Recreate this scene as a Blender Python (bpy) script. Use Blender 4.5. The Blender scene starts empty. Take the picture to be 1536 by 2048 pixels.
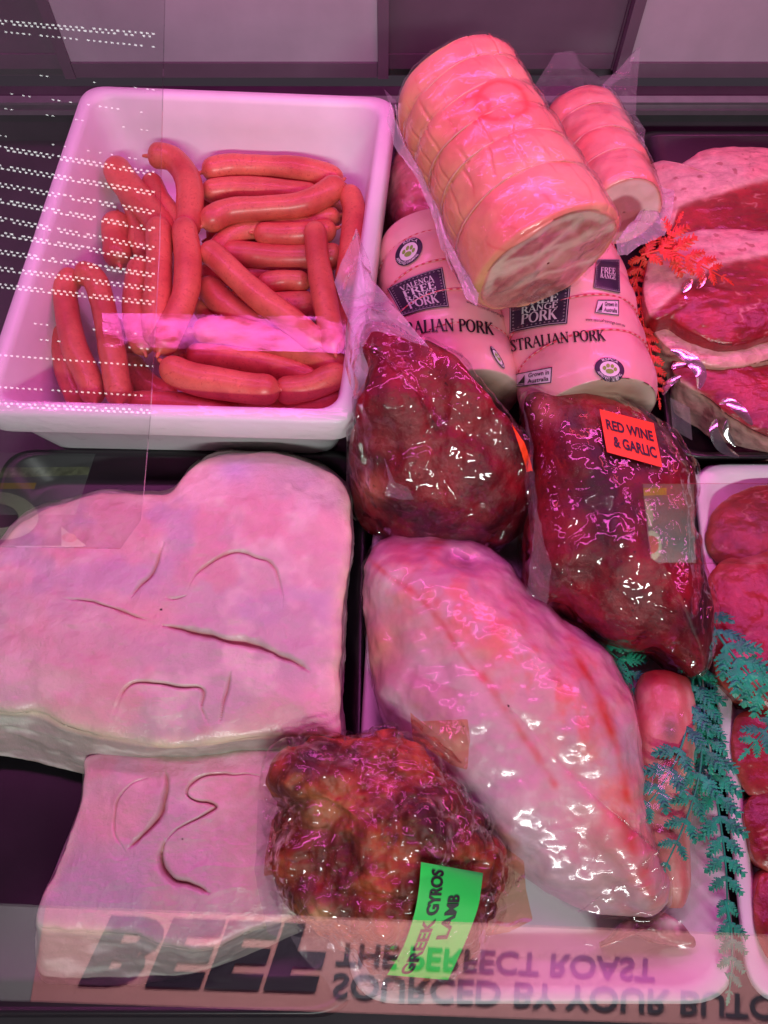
import bpy, math, random
import numpy as np
from mathutils import Vector
from mathutils.bvhtree import BVHTree

random.seed(7)
S = bpy.context.scene
COL = S.collection

# ------------------------------------------------------------------ camera
PITCH = math.radians(64.0)
F = 1024.0 / math.tan(math.radians(32.0))          # focal length in photo pixels (photo 1536 x 2048)
CAM = np.array([0.0, -0.329, 0.674])
AX = np.array([0.0, math.cos(PITCH), -math.sin(PITCH)])
UP = np.array([0.0, math.sin(PITCH), math.cos(PITCH)])
RT = np.array([1.0, 0.0, 0.0])
cd = bpy.data.cameras.new("camera"); cam = bpy.data.objects.new("camera", cd); COL.objects.link(cam)
cam.location = CAM; cam.rotation_euler = (math.pi / 2 - PITCH, 0, 0)
cd.sensor_fit = 'VERTICAL'; cd.sensor_height = 24.0; cd.lens = 12.0 / math.tan(math.radians(32.0))
cd.clip_start = 0.01; cd.clip_end = 60
S.camera = cam

# ------------------------------------------------------------------ world, lamps, exposure
w = bpy.data.worlds.new("World"); S.world = w; w.use_nodes = True
w.node_tree.nodes["Background"].inputs[0].default_value = (0.75, 0.55, 0.75, 1)
w.node_tree.nodes["Background"].inputs[1].default_value = 0.05

def area(name, loc, aim, sx, sy, power, color, spread=180):
    l = bpy.data.lights.new(name, 'AREA'); l.shape = 'RECTANGLE'; l.size = sx; l.size_y = sy
    l.energy = power; l.color = color; l.spread = math.radians(spread)
    o = bpy.data.objects.new(name, l); COL.objects.link(o); o.location = loc
    o.rotation_euler = (Vector(aim) - Vector(loc)).to_track_quat('-Z', 'Y').to_euler()
    return o
# pink meat lamp tube under the canopy of the case, red-pink second tube above the back right, shop ceiling light
area("meat_lamp", (0.05, 0.36, 0.66), (0.0, 0.05, 0.0), 1.5, 0.05, 3.6, (1.0, 0.14, 0.72))
area("meat_lamp_front", (-0.05, 0.02, 0.74), (-0.05, -0.14, 0.0), 1.4, 0.05, 2.9, (1.0, 0.16, 0.72))
area("meat_lamp_rear", (0.40, 0.30, 0.66), (0.28, 0.16, 0.10), 0.8, 0.05, 1.0, (1.0, 0.12, 0.20))
area("shop_ceiling_light", (0.35, -3.0, 2.3), (0.0, -0.1, 0.0), 1.6, 0.14, 64.0, (0.93, 1.0, 0.95))
area("poster_fill_lamp", (0.1, -0.95, 0.95), (0.1, -1.6, 0.75), 1.6, 0.15, 30.0, (1.0, 0.97, 0.95), 150)  # added lamp, brightens the wall posters so that the glass mirrors them
S.view_settings.view_transform = 'Standard'; S.view_settings.look = 'None'
S.view_settings.exposure = 0.08; S.view_settings.gamma = 1.0
S.render.engine = 'CYCLES'
S.cycles.max_bounces = 10; S.cycles.transparent_max_bounces = 24
S.cycles.caustics_reflective = False; S.cycles.caustics_refractive = False
S.cycles.sample_clamp_indirect = 4.0

# ------------------------------------------------------------------ pixel helpers (photo pixels -> points in the place)
def rays(px, py):
    px = np.asarray(px, float); py = np.asarray(py, float)
    return AX + ((px - 768) / F)[..., None] * RT + ((1024 - py) / F)[..., None] * UP
def at_z(px, py, z):
    d = rays(px, py); t = (np.asarray(z) - CAM[2]) / d[..., 2]
    return CAM + d * t[..., None]
def at_d(px, py, dep):
    return CAM + rays(px, py) * np.asarray(dep, float)[..., None]
def proj(P):
    v = np.asarray(P) - CAM; d = v @ AX
    return 768 + F * (v @ RT) / d, 1024 - F * (v @ UP) / d, d

# ------------------------------------------------------------------ noise
def _hash(ix, iy, iz, seed):
    n = (ix * 374761393 + iy * 668265263 + iz * 2147483647 + seed * 1274126177) & 0xFFFFFFFF
    n = ((n ^ (n >> 13)) * 1274126177) & 0xFFFFFFFF
    n = ((n ^ (n >> 16)) * 2246822519) & 0xFFFFFFFF
    return ((n ^ (n >> 15)) & 0xFFFFFF) / float(0xFFFFFF)
def vnoise(P, seed=0):
    P = np.asarray(P, float); I = np.floor(P).astype(np.int64); f = P - I
    f = f * f * f * (f * (f * 6 - 15) + 10); r = 0
    for dx in (0, 1):
        for dy in (0, 1):
            for dz in (0, 1):
                wgt = (f[:, 0] if dx else 1 - f[:, 0]) * (f[:, 1] if dy else 1 - f[:, 1]) * (f[:, 2] if dz else 1 - f[:, 2])
                r = r + wgt * _hash(I[:, 0] + dx, I[:, 1] + dy, I[:, 2] + dz, seed)
    return r * 2 - 1
def fbm(P, scale, octv=4, seed=0, gain=0.5):
    a, tot, r = 1.0, 0.0, 0.0
    for o in range(octv):
        r = r + a * vnoise(P * scale * (2.03 ** o) + 17.3 * o, seed + o); tot += a; a *= gain
    return r / tot
def ridged(P, scale, octv=3, seed=0):
    a, tot, r = 1.0, 0.0, 0.0
    for o in range(octv):
        r = r + a * (1 - np.abs(vnoise(P * scale * (2.1 ** o) + 9.1 * o, seed + o))) ** 3; tot += a; a *= 0.5
    return r / tot
def sstep(a, b, x):
    t = np.clip((x - a) / (b - a), 0, 1); return t * t * (3 - 2 * t)
def mixc(a, b, f):
    return np.asarray(a) * (1 - f)[:, None] + np.asarray(b) * f[:, None]
def pdist(px, py, poly):
    """distance in photo pixels from points to a polyline, and the position 0..1 along it"""
    poly = np.asarray(poly, float); best = np.full(px.shape, 1e9); along = np.zeros(px.shape); n = len(poly) - 1
    for i in range(n):
        a, b = poly[i], poly[i + 1]; ab = b - a
        t = np.clip(((px - a[0]) * ab[0] + (py - a[1]) * ab[1]) / (ab @ ab), 0, 1)
        d = np.hypot(px - a[0] - t * ab[0], py - a[1] - t * ab[1]); m = d < best
        best = np.where(m, d, best); along = np.where(m, (i + t) / n, along)
    return best, along
def catmull(P, n, closed):
    P = np.asarray(P, float); k = len(P); m = k if closed else k - 1
    t = np.arange(n) * m / n if closed else np.linspace(0, m, n)
    i = np.minimum(t.astype(int), m - 1); f = (t - i)[:, None]
    if closed: g = lambda j: P[(i + j) % k]
    else: g = lambda j: P[np.clip(i + j, 0, k - 1)]
    p0, p1, p2, p3 = g(-1), g(0), g(1), g(2)
    return 0.5 * (2 * p1 + (p2 - p0) * f + (2 * p0 - 5 * p1 + 4 * p2 - p3) * f ** 2 + (3 * p1 - p0 - 3 * p2 + p3) * f ** 3)
def even(P, n, closed):
    """resample a dense curve to n evenly spaced points (by its first two columns)"""
    Q = np.vstack([P, P[:1]]) if closed else P
    L = np.concatenate([[0], np.cumsum(np.linalg.norm(np.diff(Q[:, :2], axis=0), axis=1))])
    s = np.linspace(0, L[-1], n + 1)[:-1] if closed else np.linspace(0, L[-1], n)
    return np.stack([np.interp(s, L, Q[:, c]) for c in range(Q.shape[1])], 1)

# ------------------------------------------------------------------ object helpers
def tag(o, label, cat, group=None):
    o['label'] = label; o['category'] = cat
    if group: o['group'] = group
    return o
def thing(name, label, cat, loc, group=None):
    o = bpy.data.objects.new(name, None); COL.objects.link(o); o.location = loc; o.empty_display_size = 0.02
    return tag(o, label, cat, group)
def obj(name, V, Fc, mat, parent=None, colors=None, smooth=True, label=None, kind=None):
    V = np.asarray(V, float)
    if parent is not None: V = V - np.array(parent.location)
    me = bpy.data.meshes.new(name); me.from_pydata(V.tolist(), [], [tuple(int(i) for i in f) for f in Fc])
    if colors is not None:
        a = me.color_attributes.new("Col", 'FLOAT_COLOR', 'POINT')
        c = np.ones((len(V), 4), np.float32); c[:, :3] = np.clip(colors, 0, 1); a.data.foreach_set("color", c.ravel())
    if smooth: me.polygons.foreach_set("use_smooth", [True] * len(me.polygons))
    me.update(); me.materials.append(mat)
    o = bpy.data.objects.new(name, me); COL.objects.link(o)
    if parent is not None: o.parent = parent
    if label: o['label'] = label
    if kind: o['kind'] = kind
    return o
def gridfaces(R, N, wrap=True, off=0):
    r = np.arange(R - 1)[:, None]; c = np.arange(N if wrap else N - 1)[None, :]; c2 = (c + 1) % N
    return np.stack([off + r * N + c, off + (r + 1) * N + c, off + (r + 1) * N + c2, off + r * N + c2], -1).reshape(-1, 4)
def vnormals(V, Fq):
    n = np.zeros_like(V); a = V[Fq[:, 2]] - V[Fq[:, 0]]; b = V[Fq[:, 3]] - V[Fq[:, 1]]
    fn = np.cross(a, b)
    for k in range(4): np.add.at(n, Fq[:, k], fn)
    l = np.linalg.norm(n, axis=1); l[l == 0] = 1
    return n / l[:, None]

class Lump:
    """closed organic body: an outline with its own real height, a crowned top, sides and an underside"""
    def __init__(s, ctrl, zr, crown, zb, p=2.0, q=2.0, N=260, R=70, K=26, center=None, shrink=0.86, bulge=0.0, disp=None, zfun=None):
        C = even(catmull(ctrl, 1200, True), N, True)
        zrim = np.full(N, zr) if zfun is None else zfun(C[:, 0], C[:, 1])
        top = at_z(C[:, 0], C[:, 1], zrim)
        cx, cy = center if center is not None else C[:, :2].mean(0)
        zc = zr if zfun is None else float(zfun(np.array([cx]), np.array([cy]))[0])
        c = at_z(np.array([cx]), np.array([cy]), np.array([zc]))[0]
        if C.shape[1] >= 4: base = at_z(C[:, 2], C[:, 3], zb)
        else:
            base = c + (top - c) * shrink; base[:, 2] = zb
        out = top - c; out[:, 2] = 0; out /= np.linalg.norm(out, axis=1)[:, None]
        V, sv = [], []
        ss = 1 - (1 - np.linspace(0.004, 1, R)) ** 1.6
        for t in ss:
            P = c + (top - c) * t; P[:, 2] += crown * max(0.0, 1 - t ** p) ** (1 / q); V.append(P); sv.append(np.full(N, t))
        for t in np.linspace(0, 1, K)[1:]:
            P = top * (1 - t) + base * t; P += out * (bulge * math.sin(math.pi * t)); V.append(P); sv.append(np.full(N, 1 + t))
        cb = base.mean(0)
        for t in (0.7, 0.35, 0.02):
            P = cb + (base - cb) * t; V.append(P); sv.append(np.full(N, 2.5))
        s.V = np.concatenate(V); s.s = np.concatenate(sv); s.F = gridfaces(len(V), N)
        if vnormals(s.V, s.F)[N * 2, 2] < 0: s.F = s.F[:, ::-1]
        s.ang = np.tile(np.arange(N) / N, len(V))
        s.n = vnormals(s.V, s.F); s.V0 = s.V.copy()
        s.px, s.py, _ = proj(s.V)
        if disp is not None:
            s.V = s.V + s.n * disp(s)[:, None]
            s.V[:, 2] = np.maximum(s.V[:, 2], zb)
            s.px, s.py, _ = proj(s.V)
    def bvh(s): return BVHTree.FromPolygons(s.V.tolist(), s.F.tolist())
    def film(s, off, disp):
        g = Lump.__new__(Lump); g.F = s.F; g.s = s.s; g.V0 = s.V0; g.n = vnormals(s.V, s.F)
        g.V = s.V; g.px, g.py = s.px, s.py
        g.V = s.V + g.n * (off + disp(s))[:, None]; g.V[:, 2] = np.maximum(g.V[:, 2], s.V[:, 2].min() - 0.0005)
        return g

class Roll:
    """body of revolution about an axis A->B with end faces; t along, th around (0 = towards the camera)"""
    def __init__(s, A, B, rad, N=200, M=170, flat=1.0, cap=26, round0=0.012, round1=0.006, disp=None):
        A, B = np.asarray(A), np.asarray(B); L = np.linalg.norm(B - A); a = (B - A) / L
        view = CAM - (A + B) / 2; u = view - a * (view @ a); u /= np.linalg.norm(u); v = np.cross(a, u)
        s.A, s.B, s.a, s.u, s.v, s.L, s.rad, s.flat = A, B, a, u, v, L, rad, flat
        th = np.linspace(0, 2 * np.pi, N, endpoint=False); V, T, TH, K, RR = [], [], [], [], []
        def ring(t, r, kind, rr):
            V.append(A + a * (t * L) + (np.cos(th)[:, None] * u * flat + np.sin(th)[:, None] * v) * r)
            T.append(np.full(N, t)); TH.append(th); K.append(np.full(N, kind)); RR.append(np.full(N, rr))
        for k in np.linspace(0.02, 1, cap): ring(0.0 + (round0 / L) * (1 - math.sqrt(max(0, 1 - k ** 6))) * 0, rad(0) * k * 0.93, 0, k)
        for t in np.linspace(0, 1, M):
            e0 = max(0, 1 - t * L / round0) if round0 else 0; e1 = max(0, 1 - (1 - t) * L / round1) if round1 else 0
            r = rad(t) * (1 - 0.07 * e0 ** 2 - 0.07 * e1 ** 2); ring(t, r, 1, 1)
        for k in np.linspace(1, 0.02, cap): ring(1.0, rad(1) * k * 0.93, 2, k)
        s.V = np.concatenate(V); s.T = np.concatenate(T); s.TH = np.concatenate(TH); s.K = np.concatenate(K); s.RR = np.concatenate(RR)
        s.F = gridfaces(len(V), N)[:, ::-1]; s.n = vnormals(s.V, s.F)
        s.fu = s.RR * np.cos(s.TH); s.fv = s.RR * np.sin(s.TH)
        if disp is not None: s.V = s.V + s.n * disp(s)[:, None]
        s.px, s.py, _ = proj(s.V)
    def bvh(s): return BVHTree.FromPolygons(s.V.tolist(), s.F.tolist())
    def loop(s, t, lift, n=120, tilt=0.0, wob=0.0, phase=0.0):
        th = np.linspace(0, 2 * np.pi, n, endpoint=False)
        tt = t + tilt * np.sin(th + phase) + wob * np.sin(3 * th + phase)
        r = np.array([s.rad(min(1, max(0, x))) for x in tt]) + lift
        return s.A + s.a * (tt * s.L)[:, None] + (np.cos(th)[:, None] * s.u * s.flat + np.sin(th)[:, None] * s.v) * r[:, None]

def tube(P, rad, n=8, closed=False, cap=True):
    P = np.asarray(P, float); m = len(P); rad = np.full(m, rad) if np.isscalar(rad) else np.asarray(rad)
    T = (np.roll(P, -1, 0) - np.roll(P, 1, 0)) if closed else np.gradient(P, axis=0)
    T /= np.linalg.norm(T, axis=1)[:, None] + 1e-12
    ref = np.array([0, 0, 1.0]) if abs(T[0, 2]) < 0.9 else np.array([1.0, 0, 0]); u = ref - T[0] * (ref @ T[0]); u /= np.linalg.norm(u)
    V = []; th = np.linspace(0, 2 * np.pi, n, endpoint=False)
    for i in range(m):
        u = u - T[i] * (u @ T[i]); u /= np.linalg.norm(u); v = np.cross(T[i], u)
        V.append(P[i] + (np.cos(th)[:, None] * u + np.sin(th)[:, None] * v) * rad[i])
    Fq = gridfaces(m, n)[:, ::-1].tolist()
    if closed: Fq += [[(m - 1) * n + (j + 1) % n, (j + 1) % n, j, (m - 1) * n + j] for j in range(n)]
    elif cap: Fq += [list(range(n))[::-1], [(m - 1) * n + j for j in range(n)]]
    return np.concatenate(V), Fq

def box(x0, x1, y0, y1, z0, z1):
    V = [(x, y, z) for z in (z0, z1) for y in (y0, y1) for x in (x0, x1)]
    return np.array(V), [(0, 2, 3, 1), (4, 5, 7, 6), (0, 1, 5, 4), (2, 6, 7, 3), (0, 4, 6, 2), (1, 3, 7, 5)]
def join(parts):
    V, Fs, o = [], [], 0
    for v, f in parts:
        V.append(v); Fs += [[i + o for i in q] for q in f]; o += len(v)
    return np.concatenate(V), Fs

# ------------------------------------------------------------------ materials
def newmat(name):
    m = bpy.data.materials.new(name); m.use_nodes = True; nt = m.node_tree; b = nt.nodes["Principled BSDF"]
    return m, nt, b
def node(nt, typ, **kw):
    n = nt.nodes.new(typ)
    for k, v in kw.items():
        if k in n.inputs: n.inputs[k].default_value = v
        else: setattr(n, k, v)
    return n
def noise(nt, scale, detail=4, rough=0.55, dist=0.0, co=None):
    n = node(nt, "ShaderNodeTexNoise"); n.inputs["Scale"].default_value = scale; n.inputs["Detail"].default_value = detail
    n.inputs["Roughness"].default_value = rough; n.inputs["Distortion"].default_value = dist
    if co is None: co = node(nt, "ShaderNodeTexCoord").outputs["Object"]
    nt.links.new(co, n.inputs["Vector"]); return n.outputs["Fac"]
def ramp(nt, fac, stops):
    r = node(nt, "ShaderNodeValToRGB"); e = r.color_ramp.elements
    while len(e) < len(stops): e.new(0.5)
    for k, (p, c) in enumerate(stops): e[k].position = p; e[k].color = tuple(c) + (1,) if len(c) == 3 else c
    nt.links.new(fac, r.inputs["Fac"]); return r.outputs["Color"]
def mixcol(nt, a, b, fac, mode='MIX'):
    m = node(nt, "ShaderNodeMix", data_type='RGBA', blend_type=mode)
    for k, v in ((0, fac), (6, a), (7, b)):
        if hasattr(v, "is_linked"): nt.links.new(v, m.inputs[k])
        elif k == 0: m.inputs[0].default_value = v
        else: m.inputs[k].default_value = tuple(v) + (1,)
    return m.outputs[2]
def bump(nt, h, strength, dist, prev=None):
    b = node(nt, "ShaderNodeBump"); b.inputs["Strength"].default_value = strength; b.inputs["Distance"].default_value = dist
    nt.links.new(h, b.inputs["Height"])
    if prev is not None: nt.links.new(prev, b.inputs["Normal"])
    return b.outputs["Normal"]
def organic(name, rough=0.4, coat=0.0, coat_rough=0.1, sss=0.0, speck=None, mottle=0.18, mscale=120, bscale=300, bstr=0.3, bdist=0.001, b2=None, base=None):
    """flesh-like material: the colour attribute of the mesh (or one colour), mottled by noise, with fine relief and wet coat"""
    m, nt, b = newmat(name)
    if base is None:
        a = node(nt, "ShaderNodeAttribute", attribute_name="Col"); c = a.outputs["Color"]
    else: c = node(nt, "ShaderNodeRGB").outputs[0]; c.default_value = tuple(base) + (1,)
    mo = ramp(nt, noise(nt, mscale, 5, 0.6, 0.4), [(0.25, (1 - mottle,) * 3), (0.75, (1 + mottle * 0.6,) * 3)])
    c = mixcol(nt, c, mo, 1.0, 'MULTIPLY')
    if speck:
        sc, thr, col, f = speck
        k = ramp(nt, noise(nt, sc, 3, 0.6), [(thr, (0, 0, 0)), (min(1, thr + 0.12), (f, f, f))])
        c = mixcol(nt, c, col, k)
    nt.links.new(c, b.inputs["Base Color"]); b.inputs["Roughness"].default_value = rough
    b.inputs["Coat Weight"].default_value = coat; b.inputs["Coat Roughness"].default_value = coat_rough
    if sss:
        b.inputs["Subsurface Weight"].default_value = sss; b.inputs["Subsurface Radius"].default_value = (0.006, 0.0025, 0.0018)
        b.inputs["Subsurface Scale"].default_value = 1.0
    n = bump(nt, noise(nt, bscale, 4, 0.6), bstr, bdist)
    if b2: n = bump(nt, noise(nt, b2[0], 3, 0.55, 0.6), b2[1], b2[2], n)
    nt.links.new(n, b.inputs["Normal"]); nt.links.new(n, b.inputs["Coat Normal"])
    return m
def plain(name, col, rough=0.5, metal=0.0, bscale=0, bstr=0.2, bdist=0.0005, mottle=0.0, mscale=30, coat=0.0, sss=0.0, spec=0.5):
    m, nt, b = newmat(name); b.inputs["Base Color"].default_value = tuple(col) + (1,); b.inputs["Roughness"].default_value = rough
    b.inputs["Metallic"].default_value = metal; b.inputs["Coat Weight"].default_value = coat; b.inputs["Coat Roughness"].default_value = 0.08
    b.inputs["Specular IOR Level"].default_value = spec
    if mottle:
        f = ramp(nt, noise(nt, mscale, 5, 0.6), [(0.3, tuple(x * (1 - mottle) for x in col)), (0.7, tuple(min(1, x * (1 + mottle)) for x in col))])
        nt.links.new(f, b.inputs["Base Color"])
    if sss:
        b.inputs["Subsurface Weight"].default_value = sss; b.inputs["Subsurface Radius"].default_value = (0.01, 0.008, 0.01)
    if bscale: nt.links.new(bump(nt, noise(nt, bscale, 4), bstr, bdist), b.inputs["Normal"])
    return m
def filmmat(name, tint=(1, 1, 1), milky=0.04, gloss=0.05, rough=0.07, vor=38, vstr=0.5, vdist=0.004, nz=90, nstr=0.35, gmax=0.9, aniso=None):
    """clear plastic film: see-through, with a mirror share that grows at grazing angles, and crinkles"""
    m = bpy.data.materials.new(name); m.use_nodes = True; nt = m.node_tree; nt.nodes.clear(); L = nt.links
    out = node(nt, "ShaderNodeOutputMaterial"); tr = node(nt, "ShaderNodeBsdfTransparent"); tr.inputs[0].default_value = tuple(tint) + (1,)
    gl = node(nt, "ShaderNodeBsdfGlossy"); gl.inputs["Roughness"].default_value = rough; gl.inputs["Color"].default_value = (1, 1, 1, 1)
    df = node(nt, "ShaderNodeBsdfDiffuse"); df.inputs["Color"].default_value = (0.8, 0.78, 0.8, 1)
    n = None
    co = node(nt, "ShaderNodeTexCoord").outputs["Object"]
    if vor:
        mp = node(nt, "ShaderNodeMapping"); mp.inputs["Scale"].default_value = aniso or (1, 1, 1); L.new(co, mp.inputs["Vector"])
        dn = node(nt, "ShaderNodeTexNoise"); dn.inputs["Scale"].default_value = 25; dn.inputs["Detail"].default_value = 2; L.new(mp.outputs[0], dn.inputs["Vector"])
        ad = node(nt, "ShaderNodeVectorMath", operation='MULTIPLY_ADD'); L.new(dn.outputs["Color"], ad.inputs[0]); ad.inputs[1].default_value = (0.03,) * 3; L.new(mp.outputs[0], ad.inputs[2])
        v = node(nt, "ShaderNodeTexVoronoi", feature='DISTANCE_TO_EDGE'); v.inputs["Scale"].default_value = vor; L.new(ad.outputs[0], v.inputs["Vector"])
        mr = node(nt, "ShaderNodeMapRange", interpolation_type='SMOOTHSTEP'); L.new(v.outputs["Distance"], mr.inputs[0]); mr.inputs[2].default_value = 0.16
        n = bump(nt, mr.outputs[0], vstr, vdist)
    if nz: n = bump(nt, noise(nt, nz, 3, 0.6, 1.2, co), nstr, 0.002, n)
    lw = node(nt, "ShaderNodeLayerWeight"); lw.inputs["Blend"].default_value = 0.5
    fr = node(nt, "ShaderNodeMath", operation='POWER'); L.new(lw.outputs["Facing"], fr.inputs[0]); fr.inputs[1].default_value = 4.0
    if n is not None:
        L.new(n, gl.inputs["Normal"]); L.new(n, lw.inputs["Normal"])
    ml = node(nt, "ShaderNodeMath", operation='MULTIPLY_ADD', use_clamp=True); L.new(fr.outputs[0], ml.inputs[0]); ml.inputs[1].default_value = gmax; ml.inputs[2].default_value = gloss
    m1 = node(nt, "ShaderNodeMixShader"); m1.inputs[0].default_value = milky; L.new(tr.outputs[0], m1.inputs[1]); L.new(df.outputs[0], m1.inputs[2])
    m2 = node(nt, "ShaderNodeMixShader"); L.new(ml.outputs[0], m2.inputs[0]); L.new(m1.outputs[0], m2.inputs[1]); L.new(gl.outputs[0], m2.inputs[2])
    L.new(m2.outputs[0], out.inputs[0]); return m
def emit(name, col, s):
    m = bpy.data.materials.new(name); m.use_nodes = True; nt = m.node_tree; nt.nodes.clear()
    e = node(nt, "ShaderNodeEmission"); e.inputs[0].default_value = tuple(col) + (1,); e.inputs[1].default_value = s
    o = node(nt, "ShaderNodeOutputMaterial"); nt.links.new(e.outputs[0], o.inputs[0]); return m

M_FAT = organic("pork_fat", rough=0.36, coat=0.5, coat_rough=0.15, sss=0.15, mottle=0.10, mscale=60, bscale=520, bstr=0.5, bdist=0.0007, b2=(150, 0.35, 0.0015))
M_FLESH = organic("raw_red_meat", rough=0.35, coat=0.5, coat_rough=0.14, mottle=0.35, mscale=90, bscale=500, bstr=0.4, bdist=0.0008, b2=(120, 0.4, 0.0015))
M_WET = organic("wet_lamb_membrane", rough=0.40, coat=0.35, coat_rough=0.12, sss=0.1, mottle=0.14, mscale=70, bscale=260, bstr=0.25, bdist=0.0008, b2=(75, 0.25, 0.0018))
M_RIND = organic("pork_rind", rough=0.38, coat=0.55, coat_rough=0.13, sss=0.12, mottle=0.10, mscale=60, bscale=300, bstr=0.15, bdist=0.0007, b2=(45, 0.25, 0.002))
M_SAUS = organic("sausage_skin", rough=0.40, coat=0.18, coat_rough=0.2, mottle=0.16, mscale=150, bscale=260, bstr=0.12, bdist=0.0007, speck=(300, 0.56, (0.36, 0.04, 0.035), 0.5))
M_MARIN = organic("marinated_meat", rough=0.5, coat=0.0, mottle=0.35, mscale=75, bscale=260, bstr=0.5, bdist=0.002, speck=(300, 0.60, (0.010, 0.001, 0.006), 0.7))
M_SPICE = organic("spiced_meat", rough=0.5, coat=0.0, mottle=0.5, mscale=60, bscale=240, bstr=0.5, bdist=0.002, speck=(420, 0.62, (0.55, 0.18, 0.05), 0.5))
M_CASE = organic("printed_pork_casing", rough=0.36, coat=0.35, coat_rough=0.12, sss=0.2, mottle=0.05, mscale=25, bscale=60, bstr=0.08, bdist=0.001)
M_TUB = plain("white_tub_plastic", (0.84, 0.83, 0.85), 0.42, bscale=260, bstr=0.05, mottle=0.03, sss=0.15)
M_FOAM = plain("white_foam", (0.80, 0.79, 0.82), 0.45, bscale=600, bstr=0.08, mottle=0.03)
M_BLACK = plain("black_tray_plastic", (0.010, 0.008, 0.011), 0.32, bscale=350, bstr=0.06, mottle=0.2)
M_DECK = plain("dark_deck_steel", (0.06, 0.05, 0.06), 0.5, bscale=200, bstr=0.05, mottle=0.25, mscale=12)
M_REAR = plain("rear_door_plastic", (0.42, 0.38, 0.42), 0.35, bscale=40, bstr=0.05, mottle=0.12, mscale=9)
M_REARD = plain("rear_door_dark", (0.14, 0.10, 0.13), 0.3, bscale=40, bstr=0.05, mottle=0.15, mscale=9)
M_STEEL = plain("brushed_steel", (0.45, 0.43, 0.46), 0.35, metal=0.8, mottle=0.1, mscale=40)
M_STRING = organic("butcher_string", rough=0.7, mottle=0.2, mscale=400, bscale=900, bstr=0.5)
M_FERN = plain("green_plastic_parsley", (0.012, 0.36, 0.20), 0.45, bscale=500, bstr=0.3, mottle=0.35, mscale=90)
M_FERNR = plain("red_plastic_parsley", (0.66, 0.045, 0.02), 0.4, bscale=500, bstr=0.3, mottle=0.2, mscale=90)
M_GREEN = plain("green_sticker_paper", (0.02, 0.93, 0.10), 0.5, bscale=60, bstr=0.08, bdist=0.002)
M_ORANGE = plain("orange_sticker_paper", (0.98, 0.075, 0.012), 0.5, bscale=60, bstr=0.08, bdist=0.002)
M_INK = plain("black_ink", (0.01, 0.009, 0.012), 0.5)
M_NAVY = plain("navy_print", (0.022, 0.010, 0.038), 0.45)
M_SILVER = plain("silver_print", (0.66, 0.62, 0.66), 0.4)
M_PALE = plain("pale_print", (0.80, 0.74, 0.80), 0.45)
M_PAW = plain("green_print", (0.24, 0.42, 0.05), 0.45)
M_BAG = filmmat("vacuum_bag_film", milky=0.0, gloss=0.045, rough=0.035, vor=17, vstr=1.0, vdist=0.005, nz=22, nstr=0.3, gmax=0.8)
M_BAGW = filmmat("wrinkled_bag_film", milky=0.0, gloss=0.045, rough=0.035, vor=14, vstr=1.0, vdist=0.0045, nz=20, nstr=0.25, gmax=0.8, aniso=(1.3, 0.55, 1.0))
M_BAGR = filmmat("stained_bag_film", tint=(0.95, 0.62, 0.42), milky=0.01, gloss=0.05, rough=0.06, vor=36, vstr=0.8, vdist=0.006, nz=80, nstr=0.4, gmax=0.75)
M_CLEAR = filmmat("loose_clear_film", tint=(0.93, 0.88, 0.93), milky=0.10, gloss=0.015, rough=0.09, vor=26, vstr=0.5, vdist=0.006, nz=70, nstr=0.3)
M_MILK = filmmat("milky_bag_film", tint=(0.92, 0.86, 0.92), milky=0.30, gloss=0.03, rough=0.10, vor=26, vstr=0.5, vdist=0.006, nz=70, nstr=0.3)
M_TIGHT = filmmat("tight_cling_film", milky=0.004, gloss=0.022, rough=0.09, vor=0, nz=34, nstr=0.2, gmax=0.7)
M_FLAT = filmmat("flat_cling_film", milky=0.0, gloss=0.045, rough=0.06, vor=0, nz=300, nstr=0.03, gmax=0.6)
M_GLASS = filmmat("case_glass", milky=0.0, gloss=0.10, rough=0.0, vor=0, nz=0, gmax=0.9)

# ------------------------------------------------------------------ setting: deck, rear wall, front rail
V, Fc = box(-1.1, 1.1, -0.55, 0.49, -0.03, -0.004); obj("display_deck", V, Fc, M_DECK, kind="structure", smooth=False)
V, Fc = box(-1.1, 1.1, 0.49, 0.52, -0.03, 0.045); obj("rear_wall", V, Fc, M_DECK, kind="structure", smooth=False)
t = thing("rear_rail", "thin steel rail running along the back of the case behind the meat", "rail", (0, 0.5, 0.05))
V, Fc = join([box(-1.1, 1.1, 0.478, 0.489, 0.040, 0.046), box(-1.1, 1.1, 0.478, 0.489, 0.053, 0.056)]); obj("rail_strip", V, Fc, M_STEEL, t, smooth=False)
def door(x0, x1, y, mat, label):
    t = thing("rear_sliding_door", label, "sliding door", ((x0 + x1) / 2, y, 0.05), "sliding doors at the back of the case")
    V, Fc = box(x0 + 0.012, x1 - 0.012, y, y + 0.006, 0.075, 0.60); obj("panel", V, Fc, mat, t, smooth=False)
    V, Fc = join([box(x0, x0 + 0.0118, y - 0.003, y + 0.009, 0.056, 0.60), box(x1 - 0.0118, x1, y - 0.003, y + 0.009, 0.056, 0.60), box(x0 + 0.0122, x1 - 0.0122, y - 0.002, y + 0.008, 0.057, 0.0745)])
    obj("door_frame", V, Fc, M_REARD, t, smooth=False)
door(-0.75, -0.34, 0.535, M_REARD, "darkest mauve sliding door in the far left corner of the case")
door(-0.36, 0.005, 0.520, M_REAR, "pale mauve sliding door behind the white sausage tub")
door(-0.01, 0.27, 0.535, M_REARD, "dark plum sliding door behind the string-tied roasts")
door(0.26, 0.80, 0.520, M_REAR, "pale mauve sliding door behind the black steak tray")
V, Fc = box(-1.1, 1.1, 0.545, 0.56, 0.04, 0.7); obj("rear_wall", V, Fc, M_REARD, kind="structure", smooth=False)

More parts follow.
